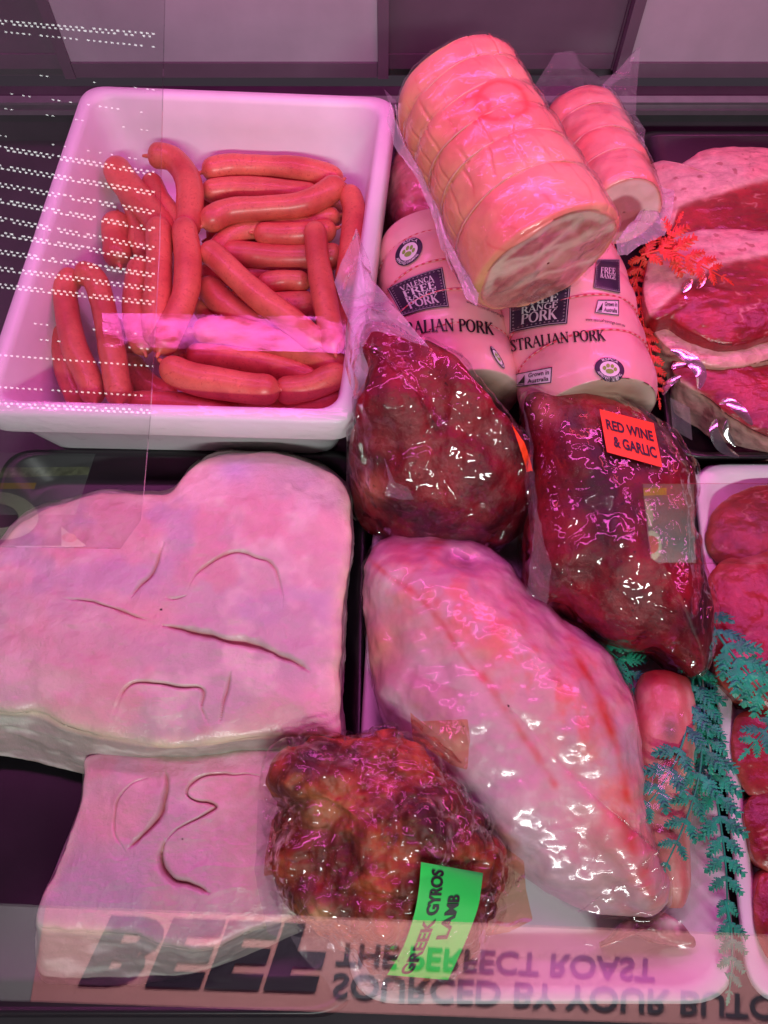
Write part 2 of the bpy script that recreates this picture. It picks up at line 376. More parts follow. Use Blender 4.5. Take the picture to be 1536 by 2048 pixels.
# ------------------------------------------------------------------ rounded four-cornered shells (tub, trays)
def quad_inset(Q, d):
    Q = np.asarray(Q, float); c = Q.mean(0); n = len(Q); lines = []
    for i in range(n):
        a, b = Q[i], Q[(i + 1) % n]; e = (b - a) / np.linalg.norm(b - a); nr = np.array([-e[1], e[0]])
        if nr @ (c - a) < 0: nr = -nr
        lines.append((a + nr * d, e))
    out = []
    for i in range(n):
        p, e = lines[i - 1]; q, g = lines[i]
        t = np.linalg.solve(np.array([e, -g]).T, q - p); out.append(p + e * t[0])
    return np.array(out)
def rounded(Q, r, k=9, es=10):
    Q = np.asarray(Q, float); n = len(Q); P = []
    for i in range(n):
        a, b, c = Q[i - 1], Q[i], Q[(i + 1) % n]; u = (a - b) / np.linalg.norm(a - b); v = (c - b) / np.linalg.norm(c - b)
        for t in np.linspace(0, 1, k):
            P.append((b + u * r) * (1 - t) ** 2 + 2 * b * t * (1 - t) + (b + v * r) * t * t)
        nxt = Q[(i + 1) % n]; d = Q[(i + 2) % n] - nxt; e = b + v * r; f = nxt - v * r
        for t in np.linspace(0, 1, es + 2)[1:-1]: P.append(e * (1 - t) + f * t)
    return np.array(P)
def shell(Q, loops):
    """loops: (inset, z, corner radius); last loop is filled by a floor"""
    V = []
    for ins, z, r in loops:
        P = rounded(quad_inset(Q, ins), r); V.append(np.column_stack([P, np.full(len(P), z)]))
    N = len(V[0]); c = V[-1].mean(0)
    for t in (0.6, 0.3, 0.01): V.append(c + (V[-1] - c) * t if t < 0.6 else c + (V[-1] - c) * t)
    return np.concatenate(V), gridfaces(len(V), N)
def pxquad(pts, z): return np.array([at_z(np.array([float(a)]), np.array([float(b)]), z)[0][:2] for a, b in pts])

# white tub
TUBQ = pxquad([(168, 170), (788, 194), (706, 842), (-52, 822)], 0.112)
tub = thing("plastic_tub", "deep white plastic tub holding the raw sausages", "tub", (*TUBQ.mean(0), 0))
V, Fc = shell(TUBQ, [(0.024, -0.003, 0.03), (0.005, 0.084, 0.026), (0.0045, 0.0845, 0.026), (-0.002, 0.0845, 0.024), (-0.003, 0.087, 0.024), (-0.002, 0.108, 0.024), (0.001, 0.112, 0.024),
                     (0.008, 0.1125, 0.023), (0.011, 0.1115, 0.022), (0.0135, 0.107, 0.022), (0.018, 0.08, 0.024), (0.030, 0.020, 0.03), (0.036, 0.013, 0.03), (0.045, 0.012, 0.03)])
obj("tub_shell", V, Fc, M_TUB, tub)
# cling film wrapped over the front rim of the tub
R_, N_ = 26, 160; a = TUBQ[3]; b = TUBQ[2]; e = (b - a) / np.linalg.norm(b - a); nr = np.array([e[1], -e[0]])
if nr[1] > 0: nr = -nr
V = []
for i in range(R_):
    f = i / (R_ - 1)
    for j in range(N_):
        s_ = 0.02 + 0.965 * j / (N_ - 1); q = a + (b - a) * s_
        if f < 0.35: off, z = -0.010 + 0.0125 * f / 0.35, 0.1150
        else: off, z = 0.0035, 0.1150 - (f - 0.35) / 0.65 * (0.032 + 0.004 * math.sin(j * 0.21) + 0.003 * math.sin(j * 0.53))
        V.append((*(q + nr * off), z))
V = np.array(V); V[:, :2] += nr * (0.0012 * ridged(V * [1, 1, 3.5], 60, 3, 5))[:, None]; V[:, 2] += 0.0008 * ridged(V * [0.4, 1, 1], 90, 2, 8)
obj("cling_film", V, gridfaces(R_, N_, False), M_TIGHT, tub)

# trays
LBLK = thing("black_tray", "black plastic tray under the two pale pork slabs", "tray", (-0.2, -0.2, 0))
Q = pxquad([(10, 899), (736, 903), (716, 2035), (-230, 2035)], 0.028)
V, Fc = shell(Q, [(0.016, -0.0035, 0.03), (0.002, 0.026, 0.03), (0.0, 0.028, 0.03), (0.004, 0.0285, 0.03), (0.007, 0.027, 0.03), (0.018, 0.006, 0.03), (0.024, 0.003, 0.03)])
obj("tray_shell", V, Fc, M_BLACK, LBLK)
BTR = thing("black_tray", "black plastic tray holding the thick red rump steaks at the back", "tray", (0.4, 0.2, 0))
Q = pxquad([(1262, 262), (1900, 262), (1905, 919), (1338, 917)], 0.045)
V, Fc = shell(Q, [(0.02, -0.0035, 0.03), (0.003, 0.042, 0.03), (0.0, 0.045, 0.03), (0.004, 0.0455, 0.03), (0.007, 0.044, 0.03), (0.02, 0.018, 0.03), (0.026, 0.016, 0.03)])
obj("tray_shell", V, Fc, M_BLACK, BTR)
LTR = thing("foam_tray", "white foam tray under the leg of lamb", "tray", (0.15, -0.2, 0))
Q = pxquad([(748, 1010), (1366, 1010), (1484, 2008), (690, 2008)], 0.032)
V, Fc = shell(Q, [(0.018, -0.0035, 0.03), (0.003, 0.030, 0.035), (0.0, 0.0315, 0.036), (0.003, 0.033, 0.036), (0.008, 0.0325, 0.036), (0.012, 0.030, 0.036), (0.026, 0.006, 0.04), (0.034, 0.004, 0.04)])
obj("tray_shell", V, Fc, M_FOAM, LTR)
RTR = thing("foam_tray", "white foam tray of sliced red beef at the right edge", "tray", (0.4, -0.1, 0))
Q = pxquad([(1384, 925), (1980, 925), (2050, 2010), (1496, 2010)], 0.032)
V, Fc = shell(Q, [(0.018, -0.0035, 0.03), (0.003, 0.030, 0.03), (0.0, 0.0315, 0.03), (0.003, 0.033, 0.03), (0.008, 0.0325, 0.03), (0.012, 0.030, 0.03), (0.026, 0.006, 0.035), (0.034, 0.004, 0.035)])
obj("tray_shell", V, Fc, M_FOAM, RTR)

# ------------------------------------------------------------------ sausages
SG = "raw red sausages in the white tub"
def sausage(pts, dia, z, label, z2=None, bright=1.0, seed=0, ends=0.10):
    """pts: photo pixels of the centre line, dia in photo pixels, z: height of the centre line"""
    P = np.array(pts, float); zz = np.linspace(z, z if z2 is None else z2, len(P))
    C = even(catmull(np.column_stack([P, zz]), 400, False), 54, False)
    W = at_z(C[:, 0], C[:, 1], C[:, 2]); d = proj(W)[2].mean(); R = 0.97 * dia / 2 * d / F
    t = np.linspace(0, 1, 54); L = np.linalg.norm(np.diff(W, axis=0), axis=1).sum(); e = min(0.4, 1.15 * R / L)
    x = np.clip(np.maximum((e - t) / e, (t - (1 - e)) / e), 0, 1)
    r = R * np.sqrt(np.maximum(0.012, 1 - x ** 2.3)) * (1 + 0.035 * np.sin(t * 9 + seed))
    h0, h1 = W[0] - W[1], W[-1] - W[-2]; h0 /= np.linalg.norm(h0); h1 /= np.linalg.norm(h1); q = np.array([.22, .15, .07])[:, None] * R * 2
    W = np.vstack([W[0] + h0 * q, W, W[-1] + h1 * q[::-1]]); r = np.concatenate([R * np.array([.10, .13, .16]), np.maximum(r, .17 * R), R * np.array([.16, .13, .10])]); x = np.concatenate([np.ones(3), x, np.ones(3)])
    V, Fq = tube(W, r, 22)
    V = V + (V - np.repeat(W, 22, 0)) * (0.05 * fbm(V, 70, 3, seed))[:, None]
    n1 = fbm(V, 30, 3, seed + 9); c = mixc((0.67, 0.165, 0.10), (0.53, 0.085, 0.065), sstep(-0.4, 0.5, n1)) * bright
    ee = sstep(0.6, 1.0, np.repeat(x, 22)); c = mixc(c, (0.66, 0.22, 0.11), ee * 0.5)
    o = obj("sausage", V, Fq, M_SAUS, None, c); tag(o, label, "sausage", SG)
    return o
SAUS = [
 # lower layer, glimpsed in the gaps
 ([(235, 430), (232, 480), (240, 530)], 58, .050, "short stub of sausage against the left wall of the tub beside the arched links"),
 ([(284, 430), (280, 465), (276, 500)], 46, .052, "sausage end peeping out between the two long upright links at upper left"),
 ([(400, 605), (430, 640), (470, 668)], 52, .050, "sausage buried under the diagonal pair, just above the film strip"),
 ([(120, 655), (135, 735), (162, 812)], 52, .058, "sausage lowest at the tub's left wall, beneath the hairpin link"),
 ([(250, 715), (290, 768), (350, 800)], 58, .042, "dark sausage tucked under the front of the upright links"),
 ([(440, 610), (520, 615), (600, 612), (640, 605)], 60, .048, "lower of two stacked sausages behind the short upright one at right"),
 ([(515, 572), (565, 562), (620, 566)], 46, .056, "middle sausage peeping out between the long diagonal and the short upright one"),
 ([(415, 480), (470, 462), (560, 470), (640, 480)], 56, .040, "sausage half hidden behind the horizontal stub with the blunt end"),
 ([(400, 405), (470, 400), (560, 410), (690, 430)], 56, .042, "sausage glimpsed below the second one from the back wall"),
 ([(330, 690), (420, 680), (520, 700), (640, 750)], 56, .044, "sausage hidden beneath the film strip in the middle of the tub"),
 ([(225, 640), (244, 690), (262, 740), (285, 790)], 50, .036, "deeply buried sausage between the hairpin link and the upright links"),
 ([(640, 560), (668, 610), (690, 670), (698, 720)], 50, .044, "buried sausage against the lower part of the tub's right wall"),
 ([(420, 350), (500, 362), (590, 365), (660, 372)], 46, .040, "buried sausage under the two rearmost ones"),
 ([(235, 340), (262, 395), (282, 450), (292, 520)], 50, .052, "partly hidden sausage under the bent one in the upper left of the pile"),
 ([(400, 760), (480, 800), (560, 806)], 48, .040, "buried sausage under the plump front one"),
 ([(200, 590), (212, 650), (226, 720), (250, 800)], 46, .050, "sausage hidden below the right limb of the hairpin link"),
 ([(400, 545), (470, 548), (540, 545), (620, 535)], 48, .040, "buried sausage crossing under the long diagonal one"),
 # visible layer
 ([(404, 345), (455, 334), (520, 334), (590, 338), (645, 350), (684, 366)], 50, .066, "thick sausage lying along the back of the pile, closest to the tub's back wall"),
 ([(402, 385), (470, 378), (545, 382), (640, 392)], 50, .062, "second sausage from the tub's back wall, under the rearmost one"),
 ([(404, 452), (455, 424), (530, 417), (600, 410), (650, 388), (684, 362)], 52, .078, "long sausage crossing the back half with its right end up at the twisted joint"),
 ([(694, 376), (708, 420), (704, 490), (690, 570)], 50, .074, "sausage standing along the tub's right wall from the twisted joint down"),
 ([(420, 520), (455, 480), (510, 458), (590, 452), (680, 430)], 46, .060, "bent sausage curving out from under the long back one"),
 ([(508, 466), (560, 470), (620, 468), (672, 456)], 50, .066, "short horizontal sausage with a blunt left end beside the short upright one"),
 ([(440, 506), (510, 512), (590, 516), (690, 512)], 54, .056, "horizontal sausage with a small dark hole, passing behind the short upright one"),
 ([(629, 448), (636, 520), (648, 590), (662, 665), (670, 705)], 52, .086, "short upright sausage with a pointed tip near the tub's right wall"),
 ([(408, 560), (440, 602), (490, 640), (560, 668)], 58, .064, "fat sausage lying beneath the long diagonal one"),
 ([(404, 496), (430, 512), (480, 560), (530, 604), (580, 640), (640, 690)], 54, .086, "long diagonal sausage running down to the right across the middle"),
 ([(228, 322), (246, 360), (285, 405), (318, 450), (330, 500)], 60, .074, "sausage at the pile's upper left corner, bending down over its neighbours"),
 ([(296, 312), (345, 318), (376, 360), (380, 420), (372, 470)], 54, .080, "arched sausage at upper left with its bend nearest the back wall"),
 ([(300, 352), (318, 400), (350, 440), (372, 500)], 46, .066, "sausage filling the inside of the arched one at upper left"),
 ([(318, 440), (318, 530), (314, 610), (312, 690)], 56, .086, "straight upright sausage ending at the front twisted knot"),
 ([(366, 440), (376, 520), (370, 590), (345, 650), (318, 705)], 56, .090, "upright sausage just right of the straight one, curving to the front knot"),
 ([(282, 520), (270, 590), (274, 650), (290, 705)], 52, .078, "upright sausage just left of the straight one, ending at the knot"),
 ([(190, 805), (176, 755), (150, 697), (136, 634), (132, 575), (156, 545)], 52, .080, "left limb of the hairpin link beside the tub's left wall"),
 ([(150, 545), (186, 556), (206, 610), (222, 690), (234, 765), (238, 808)], 52, .086, "right limb of the hairpin link near the tub's left wall"),
 ([(385, 662), (470, 664), (560, 688), (640, 716), (690, 742)], 60, .070, "broad sausage running under the strip of shiny film towards the right"),
 ([(370, 712), (470, 718), (560, 735), (640, 760)], 54, .060, "sausage between the film strip and the big plump one at the front"),
 ([(326, 725), (370, 752), (440, 768), (510, 778), (560, 780)], 66, .086, "plumpest sausage in front, with a pale shine on its rounded left end"),
 ([(548, 782), (610, 776), (660, 757), (694, 740)], 58, .078, "sausage linked on to the right end of the plump front one"),
 ([(560, 815), (630, 808), (675, 790), (694, 765)], 52, .060, "sausage curled into the front right corner of the tub"),
 ([(222, 812), (310, 804), (400, 812), (480, 830)], 48, .064, "sausage lying along the front wall of the tub, left of its pair"),
 ([(438, 822), (510, 813), (570, 822), (610, 840)], 46, .058, "sausage lying along the front wall of the tub, right of its pair"),
]
for i, (p, d, z, lab) in enumerate(SAUS): sausage(p, d, z, lab, seed=i * 3, bright=0.93 + 0.14 * random.random())
# string-thin casing twist at the joint
# strip of cling film lying across the sausages, tilted so that it mirrors the lamp
ps = []
for i in range(14):
    for j in range(60):
        u = j / 59; v_ = i / 13
        x = 205 + u * 487; y = (628 + 8 * u) + v_ * (64 + 4 * u)
        ps.append((x, y))
ps = np.array(ps); B = at_z(ps[:, 0], ps[:, 1], 0.117)
V = B.copy(); vv = np.repeat(np.arange(14) / 13, 60)
V[:, 2] += (V[:, 1] - V[:, 1].mean()) * 0.085 + 0.0004 * np.sin(V[:, 0] * 60) + 0.0002 * fbm(V, 90, 2, 3)
st = obj("cling_film_strip", V, gridfaces(14, 60, False), M_FLAT); tag(st, "strip of clear cling film shining magenta across the sausages in the tub", "cling film")

# ------------------------------------------------------------------ pork slabs
def slab_disp(cuts, amp, seed):
    def f(g):
        d = amp * fbm(g.V0, 18, 4, seed) + 0.0009 * fbm(g.V0 * [1, 1.3, 1], 60, 3, seed + 3) + 0.0011 * ridged(g.V0 * [0.9, 1.3, 1], 55, 4, seed + 5) * sstep(-0.2, 0.35, fbm(g.V0, 13, 2, seed + 6))
        side = sstep(1.05, 1.3, g.s) * (1 - sstep(1.9, 2.0, g.s))
        d = d + side * (0.0012 * ridged(g.V0 * [0.7, 1, 2.0], 60, 2, seed + 7) + 0.0025 * fbm(g.V0, 28, 2, seed + 8))
        lip = np.exp(-((g.s - 1.02) / 0.10) ** 2); d = d + lip * 0.0022 * (0.6 + fbm(g.V0, 40, 2, seed + 9))
        g.cut = np.zeros(len(d))
        for poly, w, dep in cuts:
            P = catmull(np.array(poly, float), 60, False); wob = 5 * fbm(g.V0, 60, 2, seed + 14); dist, al = pdist(g.px + wob, g.py - wob, P)
            prof = np.sin(np.pi * np.clip(al, 0.03, 0.97)) ** 0.7; top = g.s < 1.0
            ww = 0.62 * w * (0.3 + 0.7 * prof) * (1 + 0.5 * fbm(g.V0, 90, 2, seed + 12)); k = np.exp(-np.abs(dist / ww) ** 1.4) * top
            side_ = np.exp(-(dist / (ww * 4.5)) ** 2) * top
            dp = 0.62 * dep; d = d - dp * prof * k + 0.16 * dp * prof * (side_ - k); g.cut = np.maximum(g.cut, k * np.minimum(1, prof * dep / 0.004))
        return d
    return f
SL1 = [(345, 986, 345, 975), (385, 940, 385, 930), (432, 916, 430, 905), (480, 911, 478, 900), (545, 908, 545, 900), (605, 920, 608, 910), (660, 946, 664, 940), (694, 984, 700, 982), (699, 1050, 704, 1052),
       (696, 1110, 702, 1116), (688, 1180, 694, 1190), (680, 1260, 688, 1272), (672, 1340, 684, 1352), (674, 1410, 684, 1425), (678, 1450, 686, 1476), (672, 1470, 682, 1500), (640, 1466, 640, 1518), (560, 1468, 560, 1533),
       (490, 1472, 500, 1540), (420, 1486, 420, 1540), (330, 1490, 330, 1538), (260, 1483, 255, 1550), (190, 1466, 190, 1552), (130, 1446, 120, 1536), (70, 1424, 60, 1520), (0, 1418, -10, 1510), (-60, 1412, -80, 1500),
       (-95, 1340, -115, 1360), (-80, 1240, -100, 1240), (-40, 1150, -55, 1145), (5, 1096, -5, 1088), (48, 1045, 40, 1035), (95, 1018, 90, 1008), (150, 1004, 150, 994), (215, 992, 215, 980), (285, 994, 285, 984)]
CUT1 = [([(327, 1087), (305, 1145), (280, 1170), (260, 1195)], 5, .006), ([(375, 1180), (395, 1145), (425, 1122), (460, 1107), (500, 1107), (540, 1125), (560, 1160), (565, 1215)], 4, .0045),
        ([(125, 1195), (185, 1202), (260, 1227), (295, 1237)], 3.5, .004), ([(325, 1252), (375, 1264), (450, 1277), (525, 1297), (575, 1320), (615, 1345)], 9, .011),
        ([(222, 1442), (240, 1395), (260, 1372), (300, 1365), (350, 1370), (400, 1380), (402, 1415), (418, 1448)], 4.5, .006), ([(460, 1340), (447, 1400), (440, 1445)], 4, .005), ([(333, 1194), (350, 1198), (372, 1192)], 3, .003)]
def slab_col(g, seed, patches, rim=(0.80, 0.70, 0.50)):
    n1 = fbm(g.V, 14, 4, seed + 20); n2 = fbm(g.V, 45, 3, seed + 21)
    c = mixc((0.55, 0.46, 0.44), (0.70, 0.48, 0.44), sstep(-0.35, 0.3, n1)); c = mixc(c, (0.78, 0.68, 0.60), sstep(-0.05, 0.45, n2) * 0.7); c = mixc(c, (0.66, 0.36, 0.36), sstep(0.1, 0.45, fbm(g.V, 22, 4, seed + 29)) * 0.65); c = mixc(c, (0.50, 0.42, 0.50), sstep(0.2, 0.5, fbm(g.V, 17, 4, seed + 33)) * 0.7)
    for (x, y, r, col, f) in patches:
        c = mixc(c, col, np.exp(-(((g.px - x) / r) ** 2 + ((g.py - y) / (r * 0.8)) ** 2)) * f * (g.s < 1.05))
    k = np.exp(-((g.s - 1.02) / 0.07) ** 2) * (0.55 + 0.6 * sstep(-0.3, 0.3, n2)); c = mixc(c, rim, np.clip(k, 0, 1))
    side = sstep(1.06, 1.16, g.s + 0.04 * n2); nl = fbm(g.V * [0.6, 1, 2.5], 60, 4, seed + 23)
    sc = mixc((0.44, 0.37, 0.34), (0.70, 0.66, 0.60), sstep(-0.1, 0.5, nl)); c = mixc(c, sc, side)
    if hasattr(g, 'cut'): c = mixc(c, (0.46, 0.20, 0.12), np.clip(sstep(0.25, 0.9, g.cut) * 0.7, 0, 1))
    return c
g = Lump(SL1, 0.070, 0.012, 0.024, p=4.5, q=2.0, N=620, R=260, K=40, center=(330, 1230), disp=slab_disp(CUT1, 0.0032, 11))
c = slab_col(g, 11, [(470, 935, 40, (0.52, 0.45, 0.62), 0.9), (200, 1140, 60, (0.55, 0.36, 0.46), 0.6), (150, 1300, 120, (0.62, 0.44, 0.40), 0.7), (20, 1330, 60, (0.70, 0.62, 0.50), 0.6), (310, 1230, 50, (0.80, 0.40, 0.36), 0.5)])
o = obj("pork_slab", g.V, g.F, M_FAT, None, c); tag(o, "larger pale pork slab with a rounded hump and scored fat, lying across the other slab", "pork", "pale pork slabs on the black tray")
SL2 = [(180, 1512, 175, 1508), (300, 1506, 300, 1503), (450, 1508, 450, 1505), (600, 1510, 605, 1508), (640, 1560, 648, 1560), (646, 1680, 655, 1685), (630, 1800, 640, 1830), (560, 1842, 565, 1880), (500, 1856, 505, 1905), (440, 1884, 440, 1930),
       (385, 1892, 380, 1950), (325, 1880, 320, 1962), (270, 1866, 262, 1972), (200, 1858, 195, 1978), (140, 1854, 130, 1972), (86, 1850, 84, 1962), (80, 1825, 74, 1870), (92, 1790, 84, 1800), (112, 1745, 104, 1752), (134, 1690, 126, 1696), (150, 1650, 143, 1655), (166, 1600, 160, 1604), (172, 1555, 166, 1555)]
CUT2 = [([(300, 1552), (262, 1568), (235, 1600), (226, 1640), (234, 1680), (248, 1708)], 3, .003), ([(330, 1540), (333, 1575), (325, 1610), (312, 1640), (280, 1675), (255, 1698)], 7, .009),
        ([(525, 1550), (450, 1550), (400, 1557), (374, 1578), (380, 1597), (428, 1613), (410, 1630), (352, 1660), (327, 1690)], 4.5, .006), ([(330, 1680), (322, 1715), (338, 1748), (378, 1770), (418, 1786)], 9, .011)]
g = Lump(SL2, 0.046, 0.008, 0.0035, p=4.5, q=2.0, N=520, R=220, K=34, center=(370, 1680), disp=slab_disp(CUT2, 0.0022, 31))
c = slab_col(g, 31, [(200, 1640, 90, (0.76, 0.46, 0.42), 0.6), (420, 1720, 90, (0.66, 0.42, 0.46), 0.5)], (0.80, 0.70, 0.58))
o = obj("pork_slab", g.V, g.F, M_FAT, None, c); tag(o, "smaller pale pork slab with deep curved cuts at the front of the black tray", "pork", "pale pork slabs on the black tray")

# ------------------------------------------------------------------ leg of lamb in clear film
LEG = [(722, 1148), (726, 1122), (745, 1092), (785, 1070), (835, 1063), (900, 1072), (960, 1096), (1010, 1128), (1048, 1162), (1095, 1200), (1125, 1238), (1160, 1266), (1205, 1306), (1238, 1348), (1266, 1395), (1277, 1450), (1278, 1530),
       (1276, 1610), (1282, 1680), (1298, 1745), (1318, 1795), (1300, 1822), (1240, 1822), (1160, 1806), (1090, 1778), (1025, 1732), (960, 1664), (900, 1598), (838, 1528), (778, 1440), (742, 1330), (727, 1235)]
RIDGE = [(790, 1150), (860, 1175), (930, 1230), (1010, 1290), (1090, 1360), (1160, 1440), (1215, 1540), (1255, 1660), (1290, 1760)]
def leg_disp(g):
    d1, a1 = pdist(g.px, g.py, catmull(np.array(RIDGE, float), 60, False)); top = sstep(1.15, 0.9, g.s)
    d = 0.010 * np.exp(-(d1 / 62) ** 2) * top + 0.007 * fbm(g.V0, 15, 4, 41) + 0.0024 * fbm(g.V0, 50, 3, 42)
    d2, _ = pdist(g.px, g.py, [(905, 1115), (945, 1128)]); d = d - 0.006 * np.exp(-(d2 / 18) ** 2) * top
    d3, _ = pdist(g.px, g.py, [(1255, 1640), (1275, 1720), (1310, 1790)]); d = d + 0.003 * ridged(g.V0, 80, 3, 45) * np.exp(-(d3 / 40) ** 2) * top
    return d
LZ = lambda px, py: 0.046 - 0.018 * sstep(1500, 1800, py) * sstep(900, 1300, px)
g = Lump(LEG, 0.048, 0.046, 0.008, p=2.3, q=1.7, N=420, R=170, K=30, center=(1000, 1440), bulge=0.006, disp=leg_disp, zfun=LZ)
n1 = fbm(g.V, 22, 4, 47); n2 = fbm(g.V * [1, 1, 1], 70, 4, 48); d1, _ = pdist(g.px, g.py, catmull(np.array(RIDGE, float), 60, False))
c = mixc((0.60, 0.47, 0.50), (0.72, 0.48, 0.48), sstep(-0.3, 0.35, n1)); c = mixc(c, (0.78, 0.62, 0.58), sstep(0.1, 0.5, n2) * 0.5); c = mixc(c, (0.78, 0.24, 0.20), np.exp(-(d1 / 80) ** 2) * (0.30 + 0.7 * sstep(-0.3, 0.4, n2)))
for (x, y, r, col, f) in [(775, 1150, 40, (0.70, 0.66, 0.58), 0.9), (760, 1290, 55, (0.68, 0.30, 0.18), 0.9), (745, 1350, 40, (0.66, 0.22, 0.16), 0.6), (800, 1110, 35, (0.70, 0.18, 0.16), 0.5), (1220, 1700, 90, (0.72, 0.42, 0.34), 0.5), (860, 1440, 110, (0.56, 0.44, 0.48), 0.6), (940, 1560, 120, (0.55, 0.42, 0.47), 0.6), (1240, 1500, 50, (0.60, 0.52, 0.54), 0.6)]:
    c = mixc(c, col, np.exp(-(((g.px - x) / r) ** 2 + ((g.py - y) / r) ** 2)) * f)
for line, wd, col, f in [([(740, 1120), (780, 1155), (830, 1185), (880, 1240), (930, 1320), (965, 1360)], 6, (0.62, 0.05, 0.04), 0.40), ([(855, 1100), (880, 1085)], 14, (0.70, 0.08, 0.06), 0.6), ([(965, 1350), (1010, 1420), (1060, 1490), (1110, 1570)], 9, (0.66, 0.09, 0.07), 0.5), ([(1150, 1300), (1200, 1400), (1235, 1500), (1255, 1600)], 10, (0.70, 0.10, 0.06), 0.6),
                    ([(1120, 1250), (1180, 1320), (1240, 1400)], 14, (0.72, 0.14, 0.10), 0.35), ([(1250, 1640), (1275, 1720), (1305, 1785)], 16, (0.62, 0.08, 0.05), 0.6), ([(880, 1500), (960, 1590), (1040, 1660)], 12, (0.42, 0.22, 0.30), 0.3)]:
    dd, _ = pdist(g.px, g.py, line); c = mixc(c, col, np.clip(np.exp(-(dd / wd) ** 2) * f * (1.1 + 1.2 * n2), 0, 1))
c = mixc(c, (0.25, 0.10, 0.14), np.exp(-(((g.px - 932) / 16) ** 2 + ((g.py - 1124) / 11) ** 2)) * 0.9)
leg = thing("leg_of_lamb", "big pale leg of lamb with blood streaks, vacuum packed on the white foam tray", "lamb", at_z(np.array([1000.]), np.array([1440.]), 0.0)[0])
obj("meat", g.V, g.F, M_WET, leg, c)
LEGG = g
# shank bone and skin flap at the end of the leg
SK = [(1200, 1896), (1226, 1870), (1250, 1842), (1290, 1826), (1330, 1826), (1366, 1848), (1392, 1884), (1380, 1898), (1330, 1890), (1286, 1872), (1250, 1868)]
g2 = Lump(SK, 0.026, 0.008, 0.006, N=180, R=50, K=16, center=(1300, 1853), disp=lambda g: 0.004 * fbm(g.V0, 60, 3, 51))
n2 = fbm(g2.V, 60, 3, 52); c = mixc((0.16, 0.045, 0.05), (0.34, 0.16, 0.13), sstep(-0.1, 0.5, n2)); c = mixc(c, (0.85, 0.75, 0.7), np.exp(-(((g2.px - 1345) / 22) ** 2 + ((g2.py - 1845) / 14) ** 2)))
obj("shank_end", g2.V, g2.F, M_WET, leg, c)
# separate lamb shank beside it
P = catmull(np.array([(1332, 1356, .030), (1330, 1400, .034), (1328, 1470, .036), (1330, 1560, .034), (1330, 1660, .030), (1342, 1750, .026), (1350, 1815, .024)], float), 120, False)
W = at_z(P[:, 0], P[:, 1], P[:, 2]); hw = np.interp(np.linspace(0, 1, 120), [0, .02, .06, .15, .3, .5, .7, .88, 1], [8, 34, 50, 58, 60, 56, 48, 36, 14])
V, Fq = tube(W, hw * proj(W)[2] / F, 44); V[:, 2] = np.maximum(V[:, 2], 0.0065)
V = V + (V - np.repeat(W, 44, 0)) * (0.10 * fbm(V * [2.2, 0.7, 1], 60, 4, 55))[:, None]
px, py, _ = proj(V); nn = fbm(V * [3, 0.5, 1], 50, 4, 56); c = mixc((0.62, 0.20, 0.17), (0.72, 0.42, 0.33), sstep(-0.3, 0.4, nn)); c = mixc(c, (0.45, 0.02, 0.02), sstep(1400, 1350, py) * 0.8)
c = mixc(c, (0.16, 0.15, 0.10), np.exp(-(((px - 1340) / 17) ** 2 + ((py - 1460) / 30) ** 2)) * 0.9); c = mixc(c, (0.66, 0.32, 0.12), np.exp(-(((px - 1285) / 16) ** 2 + ((py - 1560) / 60) ** 2)) * 0.5)
o = obj("lamb_shank", V, Fq, M_WET, None, c); tag(o, "narrow lamb shank with a red knuckle end lying right of the big lamb leg", "lamb")

# ------------------------------------------------------------------ film flaps and folds
def flap(name, outline, mat, parent, amp=0.004, seed=0, N=70, R=14, center=None):
    """loose sheet of film: outline points (px, py, distance from the camera or, under 0.4, height)"""
    P = even(np.vstack([np.linspace(np.array(outline[i]), np.array(outline[(i + 1) % len(outline)]), 30, endpoint=False) for i in range(len(outline))]).astype(float), N, True)
    f_ = at_z if outline[0][2] < 0.4 else at_d; W = f_(P[:, 0], P[:, 1], P[:, 2]); c = W.mean(0) if center is None else f_(np.array([float(center[0])]), np.array([float(center[1])]), np.array([float(center[2])]))[0]
    V = []
    for t in np.linspace(0.02, 1, R): V.append(c + (W - c) * t)
    V = np.concatenate(V); e = W[N // 4] - W[0]; f = W[N // 2] - W[0]; nr = np.cross(e, f); nr /= np.linalg.norm(nr) + 1e-9
    V = V + nr * (amp * (fbm(V, 35, 3, seed) + 0.6 * ridged(V, 50, 2, seed + 3)))[:, None]
    return obj(name, V, gridfaces(R, N), mat, parent)
LAMP = np.array([0.05, 0.36, 0.66])
def fold(name, pts, width, mat, parent, lampx=None, twist=0.0):
    """narrow fold of film along a line of (px, py, z); its face leans so that it can mirror the lamp tube"""
    P = even(catmull(np.array(pts, float), 200, False), 50, False); W = at_z(P[:, 0], P[:, 1], P[:, 2]); T = np.gradient(W, axis=0); T /= np.linalg.norm(T, axis=1)[:, None]
    a = CAM - W; a /= np.linalg.norm(a, axis=1)[:, None]; l = LAMP - W
    if lampx is not None: l[:, 0] = lampx - W[:, 0]
    l /= np.linalg.norm(l, axis=1)[:, None]; n = a + l; n /= np.linalg.norm(n, axis=1)[:, None]
    s_ = np.cross(n, T); s_ /= np.linalg.norm(s_, axis=1)[:, None]; tt = np.linspace(0, 1, 50); hw = 1.35 * width * np.sqrt(np.maximum(0.05, np.sin(np.pi * tt))); V = []
    for k in np.linspace(-1, 1, 7):
        V.append(W + s_ * (hw * k)[:, None] - n * (0.10 * hw * k * k)[:, None])
    return obj(name, np.concatenate(V), gridfaces(7, 50, False), mat, parent)

